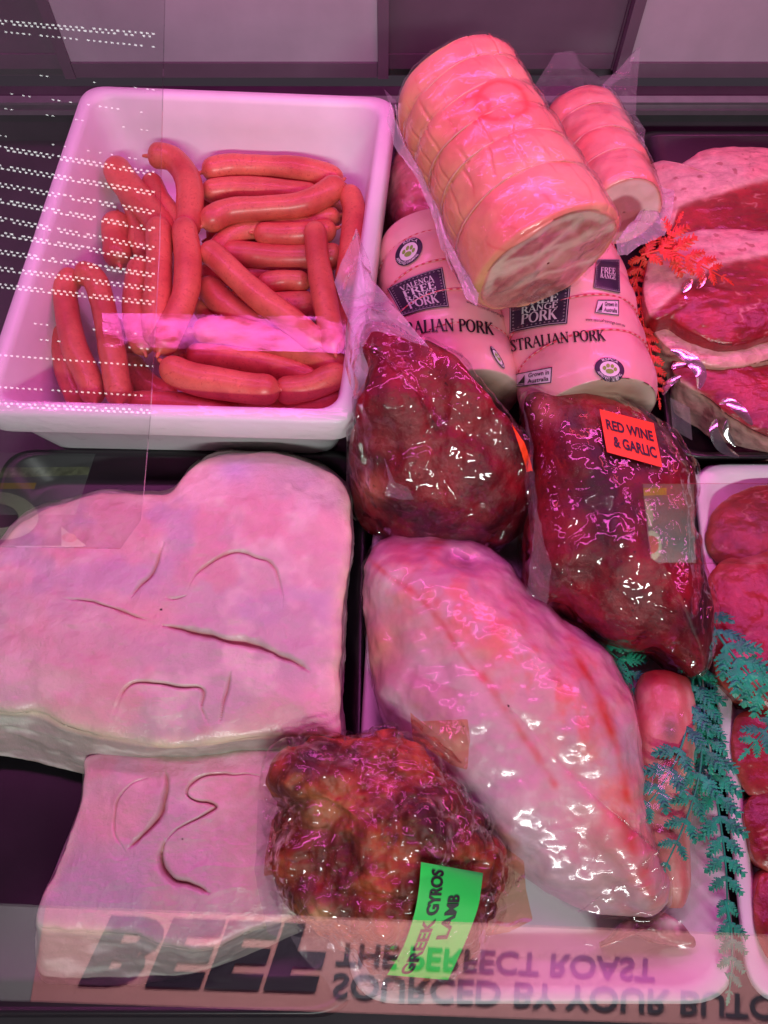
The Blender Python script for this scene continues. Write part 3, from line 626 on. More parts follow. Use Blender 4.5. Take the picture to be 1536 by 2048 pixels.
# ------------------------------------------------------------------ writing: serif strokes and plain letters -> flat meshes in 0..1 boxes
_T, _t = 0.19, 0.075
def _arc(cx, cy, rx, ry, a0, a1, n=14, thick=_T):
    a = np.radians(np.linspace(a0, a1, n)); return [(cx + rx * math.cos(k), cy + ry * math.sin(k), _t + (thick - _t) * abs(math.cos(k)) ** 1.2) for k in a]
def _ln(x0, y0, x1, y1, wd): return [(x0, y0, wd), (x1, y1, wd)]
def _sf(x, y, h=0.13): return _ln(x - h, y, x + h, y, _t)
SERIF = {
 'A': (0.86, [_ln(.10, 0, .44, 1, _t), _ln(.42, 1, .76, 0, _T), _ln(.22, .36, .60, .36, _t), _sf(.10, .02), _sf(.76, .02)]),
 'U': (0.84, [[(.18, 1, _T), (.18, .35, _T), (.22, .14, _T * .8), (.42, .02, _t), (.60, .14, _t), (.66, .35, _t), (.66, 1, _t)], _sf(.18, .98), _sf(.66, .98)]),
 'S': (0.62, [_arc(.31, .76, .20, .22, 30, 180, 10), [(.11, .74, _T), (.31, .52, _T), (.51, .26, _T)], _arc(.31, .24, .20, .22, 0, -150, 10), _ln(.49, .98, .49, .74, _t), _ln(.12, .02, .12, .26, _t)]),
 'T': (0.74, [_ln(.37, 1, .37, 0, _T), _ln(.04, .97, .70, .97, _t), _sf(.37, .02), _ln(.05, .98, .05, .76, _t), _ln(.69, .98, .69, .76, _t)]),
 'R': (0.80, [_ln(.18, 1, .18, 0, _T), _ln(.18, .97, .40, .97, _t), _arc(.40, .745, .20, .225, 90, -90), _ln(.18, .52, .40, .52, _t), _ln(.42, .52, .74, .0, _T), _sf(.18, .02), _sf(.74, .02, .06)]),
 'L': (0.66, [_ln(.18, 1, .18, 0, _T), _ln(.05, .03, .60, .03, _t), _sf(.18, .98), _ln(.60, .02, .60, .26, _t)]),
 'I': (0.38, [_ln(.19, 1, .19, 0, _T), _sf(.19, .02), _sf(.19, .98)]),
 'N': (0.92, [_ln(.16, 1, .16, 0, _t), _ln(.16, 1, .74, 0, _T), _ln(.74, 1, .74, 0, _t), _sf(.16, .02), _sf(.74, .98)]),
 'P': (0.68, [_ln(.18, 1, .18, 0, _T), _ln(.18, .97, .38, .97, _t), _arc(.38, .73, .22, .24, 90, -90), _ln(.18, .49, .38, .49, _t), _sf(.18, .02)]),
 'O': (0.88, [_arc(.44, .5, .34, .49, 0, 360, 30)]),
 'K': (0.84, [_ln(.18, 1, .18, 0, _T), _ln(.22, .46, .64, .98, _t), _ln(.34, .58, .72, 0, _T), _sf(.18, .02), _sf(.18, .98), _sf(.64, .98, .1), _sf(.74, .02, .1)]),
 'F': (0.66, [_ln(.18, 1, .18, 0, _T), _ln(.05, .97, .58, .97, _t), _ln(.18, .52, .46, .52, _t), _sf(.18, .02), _ln(.58, .98, .58, .76, _t), _ln(.46, .62, .46, .42, _t)]),
 'E': (0.70, [_ln(.18, 1, .18, 0, _T), _ln(.05, .97, .58, .97, _t), _ln(.18, .52, .46, .52, _t), _ln(.05, .03, .62, .03, _t), _ln(.58, .98, .58, .76, _t), _ln(.62, .02, .62, .26, _t), _ln(.46, .62, .46, .42, _t)]),
 'G': (0.86, [_arc(.46, .5, .34, .49, 40, 330, 24), _ln(.74, .42, .74, .10, _T), _sf(.74, .42)]),
 'V': (0.84, [_ln(.08, 1, .42, 0, _T), _ln(.42, 0, .74, 1, _t), _sf(.10, .98), _sf(.74, .98)]),
 'C': (0.80, [_arc(.46, .5, .34, .49, 40, 320, 24), _ln(.73, .96, .73, .72, _t)]),
 ' ': (0.36, []),
}
def _stroke(pts):
    P = np.array(pts, float); T = np.gradient(P[:, :2], axis=0); T /= np.linalg.norm(T, axis=1)[:, None] + 1e-9; nr = np.column_stack([-T[:, 1], T[:, 0]])
    h = P[:, 2:3] / 2; V = np.concatenate([P[:, :2] + nr * h, P[:, :2] - nr * h]); n = len(P)
    return V, [(i, i + 1, n + i + 1, n + i) for i in range(n - 1)]
def serif(text):
    parts, x = [], 0.0
    for ch in text:
        wd, st = SERIF[ch]
        for s_ in st:
            v, f = _stroke(s_); v = v.copy(); v[:, 0] += x; parts.append((v, f))
        x += wd
    V, Fc = join(parts); V[:, 0] /= x; return V, Fc
def sans(text, fat=0.0, shear=0.0, space=1.0):
    cu = bpy.data.curves.new("writing", 'FONT'); cu.body = text; cu.offset = fat; cu.shear = shear; cu.space_character = space; cu.resolution_u = 3
    o = bpy.data.objects.new("writing", cu); COL.objects.link(o); dg = bpy.context.evaluated_depsgraph_get(); dg.update()
    me = bpy.data.meshes.new_from_object(o.evaluated_get(dg)); V = np.array([v.co[:2] for v in me.vertices]); Fc = [list(p.vertices) for p in me.polygons]
    bpy.data.objects.remove(o); bpy.data.curves.remove(cu); bpy.data.meshes.remove(me)
    V[:, 0] -= V[:, 0].min(); V[:, 0] /= V[:, 0].max(); V[:, 1] -= V[:, 1].min(); V[:, 1] /= V[:, 1].max(); return V, Fc
def gridpatch(n, m):
    V = np.array([(i / n, j / m) for j in range(m + 1) for i in range(n + 1)]); return V, gridfaces(m + 1, n + 1, False)
def quadmap(q, bow=0.0, vbow=0.0):
    """q: photo pixels of bottom-left, bottom-right, top-right, top-left"""
    q = np.array(q, float)
    def f(UV):
        u, v = UV[:, 0:1], UV[:, 1:2]; P = q[0] * (1 - u) * (1 - v) + q[1] * u * (1 - v) + q[2] * u * v + q[3] * (1 - u) * v
        P = P.copy(); P[:, 1] -= bow * 4 * UV[:, 0] * (1 - UV[:, 0]); P[:, 0] += vbow * 4 * UV[:, 1] * (1 - UV[:, 1]); return P
    return f
def decal(name, UVF, fmap, bvh, lift, mat, parent, colors=None):
    """flat print pressed onto a real surface"""
    UV, Fc = UVF; P = fmap(np.asarray(UV, float)); R = rays(P[:, 0], P[:, 1]); V = np.zeros((len(P), 3)); NN = np.zeros((len(P), 3)); ok = np.zeros(len(P), bool); o = Vector(CAM)
    for i in range(len(P)):
        d = Vector(R[i]).normalized(); h, n, _, _ = bvh.ray_cast(o, d)
        if h is not None:
            if n.dot(d) > 0: n = -n
            V[i] = np.array(h); NN[i] = np.array(n); ok[i] = True
    if lift > 0.0025:                                   # stiff paper: lifted as one sheet
        m = NN[ok].sum(0); NN[:] = m / (np.linalg.norm(m) + 1e-9)
    V = V + NN * lift
    Fk = [f for f in Fc if all(ok[int(i)] for i in f)]
    used = sorted({int(i) for f in Fk for i in f}); re = {k: j for j, k in enumerate(used)}
    if not used: return None
    return obj(name, V[used], [[re[int(i)] for i in f] for f in Fk], mat, parent, smooth=True)
class Sheet:
    """stiff sticker paper: a smooth curved sheet laid against a lumpy body"""
    def __init__(s, fmap, bvh):
        UV, _ = gridpatch(14, 14); P = fmap(UV); R = rays(P[:, 0], P[:, 1]); A_, D_ = [], []
        for i in range(len(P)):
            h = bvh.ray_cast(Vector(CAM), Vector(R[i]).normalized())[0]
            if h is not None: A_.append(s.basis(UV[i:i + 1])[0]); D_.append((np.array(h) - CAM) @ AX)
        A_, D_ = np.array(A_), np.array(D_); s.c = np.linalg.lstsq(A_, D_, rcond=None)[0]; s.back = np.percentile(A_ @ s.c - D_, 92); s.fmap = fmap
    def basis(s, UV): u, v = UV[:, 0], UV[:, 1]; return np.stack([np.ones_like(u), u, v, u * u, u * v, v * v], 1)
    def put(s, name, UVF, lift, mat, parent):
        UV = np.asarray(UVF[0], float); P = s.fmap(UV); return obj(name, at_d(P[:, 0], P[:, 1], s.basis(UV) @ s.c - s.back - lift), UVF[1], mat, parent)
def circle(n=40, r0=0.0, r1=1.0, k=5):
    V = np.array([(math.cos(a) * r, math.sin(a) * r) for r in np.linspace(max(r0, 0.01), r1, k) for a in np.linspace(0, 2 * math.pi, n, endpoint=False)]); return V, gridfaces(k, n)
def ellmap(c, ax, ay):
    c, ax, ay = np.array(c, float), np.array(ax, float), np.array(ay, float); return lambda UV: c + UV[:, :1] * ax + UV[:, 1:2] * ay

# ------------------------------------------------------------------ printed pork rolls
def pork_roll(A, B, rad, label, seed, face):
    strings = [0.16, 0.36, 0.55, 0.75]
    def rfun(t):
        b = 1.0
        for s_ in strings: b -= 0.040 * math.exp(-(abs(t - s_) / 0.05) ** 1.5)
        return rad * b * (1 - 0.05 * (abs(t - 0.5) * 2) ** 3)
    r = Roll(A, B, rfun, N=220, M=190, round0=0.03, round1=0.022, disp=lambda g: 0.0025 * fbm(g.V, 18, 3, seed) + 0.0006 * fbm(g.V, 70, 2, seed + 1))
    n1 = fbm(r.V, 30, 3, seed + 2); c = mixc((0.88, 0.46, 0.46), (0.86, 0.38, 0.40), sstep(-0.4, 0.5, n1))
    fc = mixc((0.62, 0.44, 0.33), (0.50, 0.28, 0.22), sstep(-0.1, 0.5, fbm(r.V, 40, 3, seed + 4))); c = np.where((r.K == 2)[:, None], mixc(fc, (0.80, 0.60, 0.50), sstep(0.72, 0.95, r.RR)), c)
    if face: c = np.where((r.K == 2)[:, None], mixc(c, (0.36, 0.22, 0.16), np.exp(-((r.fu - 0.15) / 0.6) ** 2 - ((r.fv + 0.1) / 0.55) ** 2) * 0.8), c)
    root = thing("pork_roll", label, "pork roast", tuple((r.A + r.B) / 2 - np.array([0, 0, rad])), "pork rolls in printed white casing")
    obj("casing", r.V, r.F, M_CASE, root, c)
    for s_ in strings:
        P = r.loop(s_, 0.0002, 220, 0.004, 0.002, seed); V, Fq = tube(P, 0.00075, 6, closed=True); cc = np.repeat(np.arange(220) % 4 < 2, 6)
        obj("string", V, Fq, M_STRING, root, np.where(cc[:, None], (0.72, 0.06, 0.10), (0.86, 0.36, 0.38)))
    return root, r
def paw_badge(root, bv, c, ax, ay, lo="APPROVED FARMING"):
    m = ellmap(c, ax, ay); decal("badge", circle(48, 0, 1.0, 8), m, bv, 0.0014, M_NAVY, root); decal("badge_center", circle(40, 0, 0.66, 6), m, bv, 0.0017, M_PALE, root)
    pads = [((0, -.20), .27, .20), ((-.36, .02), .12, .17), ((-.14, .26), .12, .17), ((.14, .26), .12, .17), ((.36, .02), .12, .17)]
    vs = []
    for (x, y), a_, b_ in pads:
        v, f = circle(18, 0, 1, 3); vs.append((np.column_stack([v[:, 0] * a_ + x, v[:, 1] * b_ + y]), f.tolist()))
    decal("paw_print", join(vs), m, bv, 0.0020, M_PAW, root)
    for txt, a0, a1, r0, r1 in (("RSPCA", 130, 50, 0.72, 0.93), (lo, 205, 335, 0.93, 0.72)):
        v, f = sans(txt, 0.01); an = np.radians(a0 + (a1 - a0) * v[:, 0]); rr = r0 + (r1 - r0) * v[:, 1]
        decal("badge_lettering", (np.column_stack([np.cos(an) * rr, np.sin(an) * rr]), f), m, bv, 0.0020, M_PALE, root)
def brand_label(root, bv, q, bow, lines=("VALENCA", "FREE", "RANGE", "PORK")):
    decal("printed_label", gridpatch(26, 26), quadmap(q, bow), bv, 0.0015, M_NAVY, root)
    ys = [(0.72, 0.86), (0.52, 0.70), (0.36, 0.50), (0.12, 0.34)]
    base = quadmap(q, bow); vs = []
    for ln, (y0, y1), (x0, x1) in zip(lines, ys, [(.20, .80), (.20, .82), (.20, .82), (.20, .82)]):
        if not ln: continue
        v, f = serif(ln); vs.append((np.column_stack([x0 + (x1 - x0) * v[:, 0], y0 + (y1 - y0) * v[:, 1]]), f))
    decal("label_lettering", join(vs), base, bv, 0.0020, M_SILVER, root)
    ds = []
    for k in range(12):
        for (x, y) in ((.09 + .82 * k / 11, .07), (.09 + .82 * k / 11, .93), (.07, .09 + .82 * k / 11), (.93, .09 + .82 * k / 11)):
            v, f = circle(6, 0, 0.014, 2); ds.append((v + np.array([x, y]), f.tolist()))
    for x0, y0, x1, y1 in ((.02, .02, .98, .028), (.02, .972, .98, .98), (.02, .02, .028, .98), (.972, .02, .98, .98)):
        v, f = gridpatch(16, 16); ds.append((np.column_stack([x0 + (x1 - x0) * v[:, 0], y0 + (y1 - y0) * v[:, 1]]), f.tolist()))
    decal("label_border", join(ds), base, bv, 0.0020, M_SILVER, root)
def grown_box(root, bv, q, txt=True, bow=0):
    f_ = quadmap(q, bow); decal("origin_label", gridpatch(14, 10), f_, bv, 0.0008, M_PALE, root); vs = []
    for x0, y0, x1, y1 in ((0, 0, 1, .05), (0, .95, 1, 1), (0, 0, .025, 1), (.975, 0, 1, 1)):
        v, f = gridpatch(14, 14); vs.append((np.column_stack([x0 + (x1 - x0) * v[:, 0], y0 + (y1 - y0) * v[:, 1]]), f.tolist()))
    for ln, y0, y1 in (("Grown in", .56, .86), ("Australia", .16, .44)):
        v, f = sans(ln, 0.012); vs.append((np.column_stack([.36 + .56 * v[:, 0], y0 + (y1 - y0) * v[:, 1]]), f))
    vs.append((np.array([(.10, .22), (.28, .22), (.26, .80), (.19, .52)]), [(0, 1, 2, 3)])); vs.append((np.array([(.08, .12), (.28, .12), (.28, .17), (.08, .17)]), [(0, 1, 2, 3)]))
    decal("origin_lettering", join(vs), f_, bv, 0.0013, M_INK, root)
A = at_d(np.array([856.]), np.array([498.]), np.array([0.80]))[0]; B = at_d(np.array([926.]), np.array([806.]), np.array([0.722]))[0]
rootL, rL = pork_roll(A, B, 0.0560, "printed pork roll beside the white tub, its lower half under a marinated bag", 61, True); bv = rL.bvh()
paw_badge(rootL, bv, (819, 505), (26, -5), (6, -27), "APPROVED FARMING")
brand_label(rootL, bv, [(808, 634), (898, 616), (885, 537), (777, 578)], 4)
v, f = serif("AUSTRALIAN PORK"); decal("lettering", (v, f), quadmap([(746, 690), (987, 672), (985, 648), (744, 664)], 16), bv, 0.0012, M_INK, rootL)
v, f = sans("www.valencafreerange.com.au"); decal("web_lettering", (v, f), quadmap([(932, 609), (1030, 650), (1030, 643), (932, 602)], 2), bv, 0.0012, M_INK, rootL)
grown_box(rootL, bv, [(838, 732), (897, 724), (892, 699), (835, 706)])
paw_badge(rootL, bv, (993, 716), (11, 9), (-9, -20))
A = at_d(np.array([1098.]), np.array([505.]), np.array([0.765]))[0]; B = at_d(np.array([1186.]), np.array([828.]), np.array([0.690]))[0]
rootR, rR = pork_roll(A, B, 0.0595, "printed pork roll whose label panel shows under the big string-tied roast", 71, False); bv = rR.bvh()
brand_label(rootR, bv, [(1022, 667), (1135, 649), (1142, 560), (1022, 575)], 3)
brand_label(rootR, bv, [(1186, 577), (1238, 588), (1236, 520), (1192, 520)], 0, ("", "FREE", "RANGE", ""))
v, f = serif("AUSTRALIAN PORK"); decal("lettering", (v, f), quadmap([(990, 712), (1211, 683), (1208, 662), (988, 690)], 7), bv, 0.0012, M_INK, rootR)
v, f = sans("www.valencafreerange.com.au", 0.006); decal("web_lettering", (v, f), quadmap([(1170, 645), (1248, 657), (1248, 649), (1172, 637)], 3), bv, 0.0012, M_INK, rootR)
grown_box(rootR, bv, [(1189, 627), (1236, 633), (1236, 602), (1195, 602)])
grown_box(rootR, bv, [(1030, 774), (1104, 766), (1106, 735), (1034, 748)])
paw_badge(rootR, bv, (1218, 739), (29, 4), (1, -22), "APPROVED FARMING")

# ------------------------------------------------------------------ big roast tied with string, in clear film
STR = [0.135, 0.275, 0.42, 0.565, 0.75]
def big_r(t):
    b = 1.0
    for s_ in STR: b -= 0.050 * math.exp(-(abs(t - s_) / 0.030) ** 1.2)
    return (0.0525 + 0.0075 * t) * b
A = at_d(np.array([905.]), np.array([175.]), np.array([0.674]))[0]; B = at_d(np.array([1096.]), np.array([526.]), np.array([0.622]))[0]
def big_disp(g):
    k = (g.K == 1); cell = np.sin(g.TH * 9 + 2.3 * np.searchsorted(STR, g.T) + 2 * fbm(g.V, 25, 2, 81)); grove = -0.0013 * np.exp(-(cell / 0.14) ** 2) * k * sstep(-0.2, 0.3, fbm(g.V, 24, 2, 80))
    return grove + 0.0028 * fbm(g.V, 22, 3, 82) + 0.0008 * fbm(g.V, 60, 3, 83) + (g.K == 2) * 0.0025 * fbm(g.V, 50, 3, 84)
r = Roll(A, B, big_r, N=300, M=260, flat=0.96, cap=40, round0=0.014, round1=0.004, disp=big_disp)
n1 = fbm(r.V, 20, 4, 85); n2 = fbm(r.V, 60, 3, 86)
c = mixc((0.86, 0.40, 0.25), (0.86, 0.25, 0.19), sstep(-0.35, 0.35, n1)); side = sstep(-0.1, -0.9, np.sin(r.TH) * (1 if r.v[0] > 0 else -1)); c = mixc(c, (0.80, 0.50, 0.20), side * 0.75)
cell = np.sin(r.TH * 9 + 2.3 * np.searchsorted(STR, r.T) + 2 * fbm(r.V, 25, 2, 81)); c = mixc(c, (0.78, 0.13, 0.10), np.exp(-(cell / 0.13) ** 2) * 0.55 * sstep(-0.2, 0.4, n2))
for t_, th_, rr_ in ((0.40, -0.5, 1), (0.38, -0.1, .6)):
    d_ = np.hypot((r.T - t_) * 0.19, (r.TH - (th_ % (2 * math.pi))) * 0.055); c = mixc(c, (0.80, 0.07, 0.05), np.exp(-((d_ - 0.019 * rr_) / 0.0028) ** 2) * 0.7)
# cut face: rind, fat, layered lean
x, y = r.fv * (1 if r.v[0] > 0 else -1), r.fu; wv = y + 0.22 * x + 0.10 * fbm(r.V, 45, 3, 87)
face = mixc((0.50, 0.13, 0.12), (0.68, 0.32, 0.26), sstep(-0.3, 0.4, fbm(r.V, 75, 4, 88))); face = mixc(face, (0.36, 0.07, 0.08), sstep(0.15, 0.4, fbm(r.V, 40, 3, 89)) * 0.7); fat = np.array((0.80, 0.60, 0.48))
for b0, wd in ((0.58, 0.09), (0.30, 0.05), (0.02, 0.10), (-0.42, 0.05)): face = mixc(face, fat, np.exp(-((wv - b0 - 0.22 * np.sin(x * 2.3 + b0 * 9)) / wd) ** 2) * sstep(-1.1, -0.2, x + 0.8 * b0))
face = mixc(face, (0.60, 0.30, 0.24), np.exp(-((x - 0.35) / 0.38) ** 2 - ((y + 0.25) / 0.36) ** 2) * 0.8)
face = mixc(face, fat, sstep(0.80, 0.88, r.RR) * sstep(-0.05, 0.35, y)); face = mixc(face, (0.78, 0.30, 0.22), sstep(0.94, 0.985, r.RR))
c = np.where((r.K == 2)[:, None], face, c)
roast = thing("pork_roast", "big string-tied roast with orange rind lying on top of the printed rolls", "pork roast", tuple((A + B) / 2 - np.array([0, 0, 0.06])))
obj("meat", r.V, r.F, M_RIND, roast, c)
for i, s_ in enumerate(STR):
    V, Fq = tube(r.loop(s_, 0.0003, 160, 0.006, 0.004, i * 1.3), 0.0007, 6, closed=True); obj("string", V, Fq, M_STRING, roast, np.tile((0.80, 0.46, 0.32), (len(V), 1)))
BIG = r
# its film: tight shell plus the loose seam along the left side
m_ = (r.K == 1).sum(); V = r.V + r.n * (0.0011 + 0.0022 * ridged(r.V, 42, 3, 91) * (r.K == 1) + 0.001 * fbm(r.V, 90, 2, 92))[:, None]
obj("plastic_film", V, r.F, M_TIGHT, roast)
flap("film_seam", [(776, 205, .665), (800, 250, .668), (845, 350, .655), (890, 450, .64), (925, 540, .625), (960, 585, .61), (955, 612, .608), (938, 600, .61), (905, 530, .625), (868, 440, .642), (828, 350, .655), (790, 285, .665), (774, 240, .668)], M_MILK, roast, 0.004, 93, N=110, center=(862, 390, .648))
flap("film_corner", [(768, 178, .70), (790, 200, .69), (800, 240, .68), (782, 215, .69)], M_CLEAR, roast, 0.002, 94)
flap("film_corner", [(1048, 150, .70), (1062, 160, .70), (1072, 190, .69), (1090, 215, .68), (1066, 205, .685)], M_CLEAR, roast, 0.002, 95)

# ------------------------------------------------------------------ smaller roast behind it, in a bag
A = at_d(np.array([1160.]), np.array([245.]), np.array([0.800]))[0]; B = at_d(np.array([1248.]), np.array([425.]), np.array([0.715]))[0]
def sm_r(t): return 0.0385 * (1 - 0.10 * (t - 0.2) - 0.05 * math.exp(-((t - .22) / .03) ** 2) - 0.05 * math.exp(-((t - .48) / .03) ** 2) - 0.04 * math.exp(-((t - .72) / .03) ** 2))
r = Roll(A, B, sm_r, N=160, M=130, cap=30, round0=0.012, round1=0.006, disp=lambda g: 0.003 * fbm(g.V, 26, 3, 101) + 0.001 * fbm(g.V, 80, 2, 102))
n1 = fbm(r.V, 30, 4, 103); c = mixc((0.80, 0.34, 0.28), (0.82, 0.22, 0.18), sstep(-0.3, 0.4, n1)); x, y = r.fu, r.fv
face = mixc((0.78, 0.56, 0.50), (0.42, 0.15, 0.15), sstep(0.62, 0.50, np.hypot(r.fu + 0.05, r.fv - 0.1) + 0.08 * n1)); face = mixc(face, (0.78, 0.34, 0.28), sstep(0.9, 0.97, r.RR)); c = np.where((r.K == 2)[:, None], face, c)
ro2 = thing("pork_roast", "smaller pink roast with a round dark lean centre, bagged behind the big roast", "pork roast", tuple((A + B) / 2 - np.array([0, 0, 0.04])))
obj("meat", r.V, r.F, M_RIND, ro2, c)
for s_ in (.22, .48, .72):
    V, Fq = tube(r.loop(s_, 0.0002, 120, 0.01), 0.0009, 6, closed=True); obj("string", V, Fq, M_STRING, ro2, np.tile((0.80, 0.44, 0.36), (len(V), 1)))
obj("plastic_film", r.V + r.n * (0.001 + 0.002 * ridged(r.V, 50, 3, 104))[:, None], r.F, M_TIGHT, ro2)
flap("bag_end", [(1066, 178, .84), (1080, 150, .85), (1110, 105, .86), (1150, 100, .86), (1165, 130, .86), (1200, 146, .855), (1260, 148, .85), (1268, 105, .86), (1280, 95, .86), (1276, 150, .85), (1270, 235, .83), (1292, 260, .80), (1286, 320, .78), (1262, 270, .79), (1240, 215, .81), (1180, 200, .825), (1100, 205, .83)], M_CLEAR, ro2, 0.006, 105, N=120, center=(1180, 190, .835))
flap("bag_side", [(1262, 250, .78), (1290, 265, .78), (1292, 330, .76), (1308, 360, .74), (1350, 372, .73), (1346, 420, .72), (1330, 465, .71), (1300, 480, .705), (1255, 500, .70), (1236, 505, .695), (1232, 480, .70), (1270, 460, .705), (1295, 410, .72), (1284, 340, .75)], M_MILK, ro2, 0.008, 106, N=120, center=(1300, 400, .725))

# ------------------------------------------------------------------ dark vacuum-packed lump behind, left
LMP = [(786, 330), (800, 295), (840, 280), (890, 300), (920, 350), (925, 420), (905, 480), (850, 478), (800, 470), (778, 440), (776, 385)]
g = Lump(LMP, 0.055, 0.035, 0.0, N=220, R=90, K=20, bulge=0.006, disp=lambda g: 0.006 * fbm(g.V0, 24, 4, 111))
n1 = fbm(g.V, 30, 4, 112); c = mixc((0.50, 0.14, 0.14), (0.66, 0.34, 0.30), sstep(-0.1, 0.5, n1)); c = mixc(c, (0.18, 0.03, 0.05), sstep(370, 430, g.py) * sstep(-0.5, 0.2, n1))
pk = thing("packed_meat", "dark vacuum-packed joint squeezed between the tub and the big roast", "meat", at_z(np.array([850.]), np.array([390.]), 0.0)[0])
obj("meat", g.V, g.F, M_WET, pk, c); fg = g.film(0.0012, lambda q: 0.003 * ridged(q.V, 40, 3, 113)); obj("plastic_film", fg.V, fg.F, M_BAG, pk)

# ------------------------------------------------------------------ marinated joints in vacuum bags
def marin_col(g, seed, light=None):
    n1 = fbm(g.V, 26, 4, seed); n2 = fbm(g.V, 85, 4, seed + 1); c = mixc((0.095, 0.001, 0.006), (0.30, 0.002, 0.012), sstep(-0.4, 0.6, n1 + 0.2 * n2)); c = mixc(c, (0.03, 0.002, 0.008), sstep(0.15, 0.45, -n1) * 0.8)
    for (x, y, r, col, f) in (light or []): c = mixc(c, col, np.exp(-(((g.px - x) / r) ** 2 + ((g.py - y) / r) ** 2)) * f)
    return c
BA = [(722, 700), (730, 660), (778, 660), (848, 688), (905, 730), (962, 782), (1012, 838), (1044, 888), (1062, 945), (1060, 1005), (1018, 1048), (940, 1072), (860, 1066), (788, 1042), (742, 1010), (718, 955), (704, 895), (708, 825), (732, 780), (742, 730)]
def bagA_disp(g):
    return 0.008 * fbm(g.V0, 15, 3, 121) + 0.0025 * fbm(g.V0, 50, 3, 122)
g = Lump(BA, 0.085, 0.038, 0.008, p=2.6, q=1.8, N=380, R=150, K=34, center=(885, 900), bulge=0.010, disp=bagA_disp, zfun=lambda px, py: 0.150 - 0.080 * sstep(720, 1060, py))
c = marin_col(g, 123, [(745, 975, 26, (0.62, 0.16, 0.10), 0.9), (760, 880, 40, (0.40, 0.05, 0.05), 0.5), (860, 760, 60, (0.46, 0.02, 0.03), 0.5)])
bagA = thing("marinated_joint", "dark red marinated joint at the tub's corner, clear bag end over the rim", "marinated meat", at_z(np.array([885.]), np.array([920.]), 0.0)[0], "marinated joints in vacuum bags")
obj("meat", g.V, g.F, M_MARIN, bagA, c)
def crinkle(seed, amp=0.0042):
    return lambda q: amp * (ridged(q.V * [1.2, 0.6, 1], 24, 3, seed) - 0.25) + 0.0007 * ridged(q.V, 60, 2, seed + 5)
fg = g.film(0.0024, crinkle(124)); obj("plastic_film", fg.V, fg.F, M_BAGW, bagA); bvA = BVHTree.FromPolygons(fg.V.tolist(), fg.F.tolist())
flap("bag_end", [(668, 562, .655), (690, 500, .66), (712, 452, .665), (722, 480, .665), (738, 520, .66), (744, 560, .65), (790, 612, .63), (858, 690, .615), (800, 676, .60), (742, 664, .60), (724, 694, .60), (700, 648, .62), (682, 606, .64)], M_MILK, bagA, 0.005, 125, N=120, center=(735, 610, .628))
flap("bag_edge", [(690, 640, .150), (724, 692, .160), (738, 740, .155), (728, 785, .145), (708, 800, .135), (692, 745, .135), (686, 690, .140)], M_MILK, bagA, 0.003, 126, center=(712, 725, .152))
flap("bag_corner", [(768, 915, .575), (778, 960, .57), (770, 990, .572), (800, 1000, .57), (828, 1000, .568), (816, 975, .566), (790, 965, .566)], M_CLEAR, bagA, 0.002, 127)
decal("orange_label", gridpatch(10, 24), quadmap([(1052, 944), (1063, 941), (1046, 884), (1021, 848)], 0, 2), bvA, 0.0012, M_ORANGE, bagA)
BBp = [(1048, 812), (1066, 792), (1100, 786), (1150, 788), (1212, 806), (1270, 828), (1322, 862), (1356, 900), (1378, 945), (1386, 1000), (1392, 1070), (1404, 1140), (1416, 1205), (1414, 1275), (1407, 1338), (1380, 1325), (1330, 1292), (1262, 1272), (1190, 1246), (1128, 1204), (1088, 1196), (1062, 1160), (1062, 1080), (1068, 1000), (1066, 920)]
g = Lump(BBp, 0.080, 0.038, 0.010, p=2.8, q=1.8, N=420, R=160, K=34, center=(1225, 1040), bulge=0.006, disp=lambda g: 0.007 * fbm(g.V0, 15, 3, 131) + 0.0025 * fbm(g.V0, 50, 3, 132), zfun=lambda px, py: 0.105 - 0.035 * sstep(800, 1250, py))
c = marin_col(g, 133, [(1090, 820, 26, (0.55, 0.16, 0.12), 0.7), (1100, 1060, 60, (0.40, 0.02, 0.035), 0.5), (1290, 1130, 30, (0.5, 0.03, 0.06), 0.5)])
bagB = thing("marinated_joint", "dark red marinated joint with the orange RED WINE & GARLIC sticker", "marinated meat", at_z(np.array([1225.]), np.array([1060.]), 0.0)[0], "marinated joints in vacuum bags")
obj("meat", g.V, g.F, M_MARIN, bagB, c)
fg = g.film(0.0024, crinkle(134)); obj("plastic_film", fg.V, fg.F, M_BAGW, bagB); bvB = BVHTree.FromPolygons(fg.V.tolist(), fg.F.tolist())
flap("bag_seam", [(1046, 812, .125), (1066, 900, .128), (1074, 1000, .125), (1086, 1085, .118), (1104, 1130, .112), (1090, 1208, .095), (1048, 1186, .090), (1062, 1120, .10), (1056, 1030, .105), (1052, 930, .115)], M_CLEAR, bagB, 0.003, 135, N=90, center=(1070, 1040, .120))
flap("bag_tail", [(1320, 1285, .085), (1405, 1250, .085), (1414, 1345, .070), (1402, 1354, .066), (1370, 1328, .072)], M_BAGR, bagB, 0.003, 136)
Q = [(1214, 904), (1325, 935), (1307, 846), (1199, 818)]
shO = Sheet(quadmap(Q), bvB); shO.put("orange_label", gridpatch(26, 22), 0.0006, M_ORANGE, bagB); vs = []
for ln, x0, x1, y0, y1 in (("RED WINE", .08, .94, .56, .80), ("& GARLIC", .16, .94, .18, .44)):
    v, f = sans(ln, 0.035); vs.append((np.column_stack([x0 + (x1 - x0) * v[:, 0], y0 + (y1 - y0) * v[:, 1]]), f))
shO.put("label_lettering", join(vs), 0.0012, M_INK, bagB)

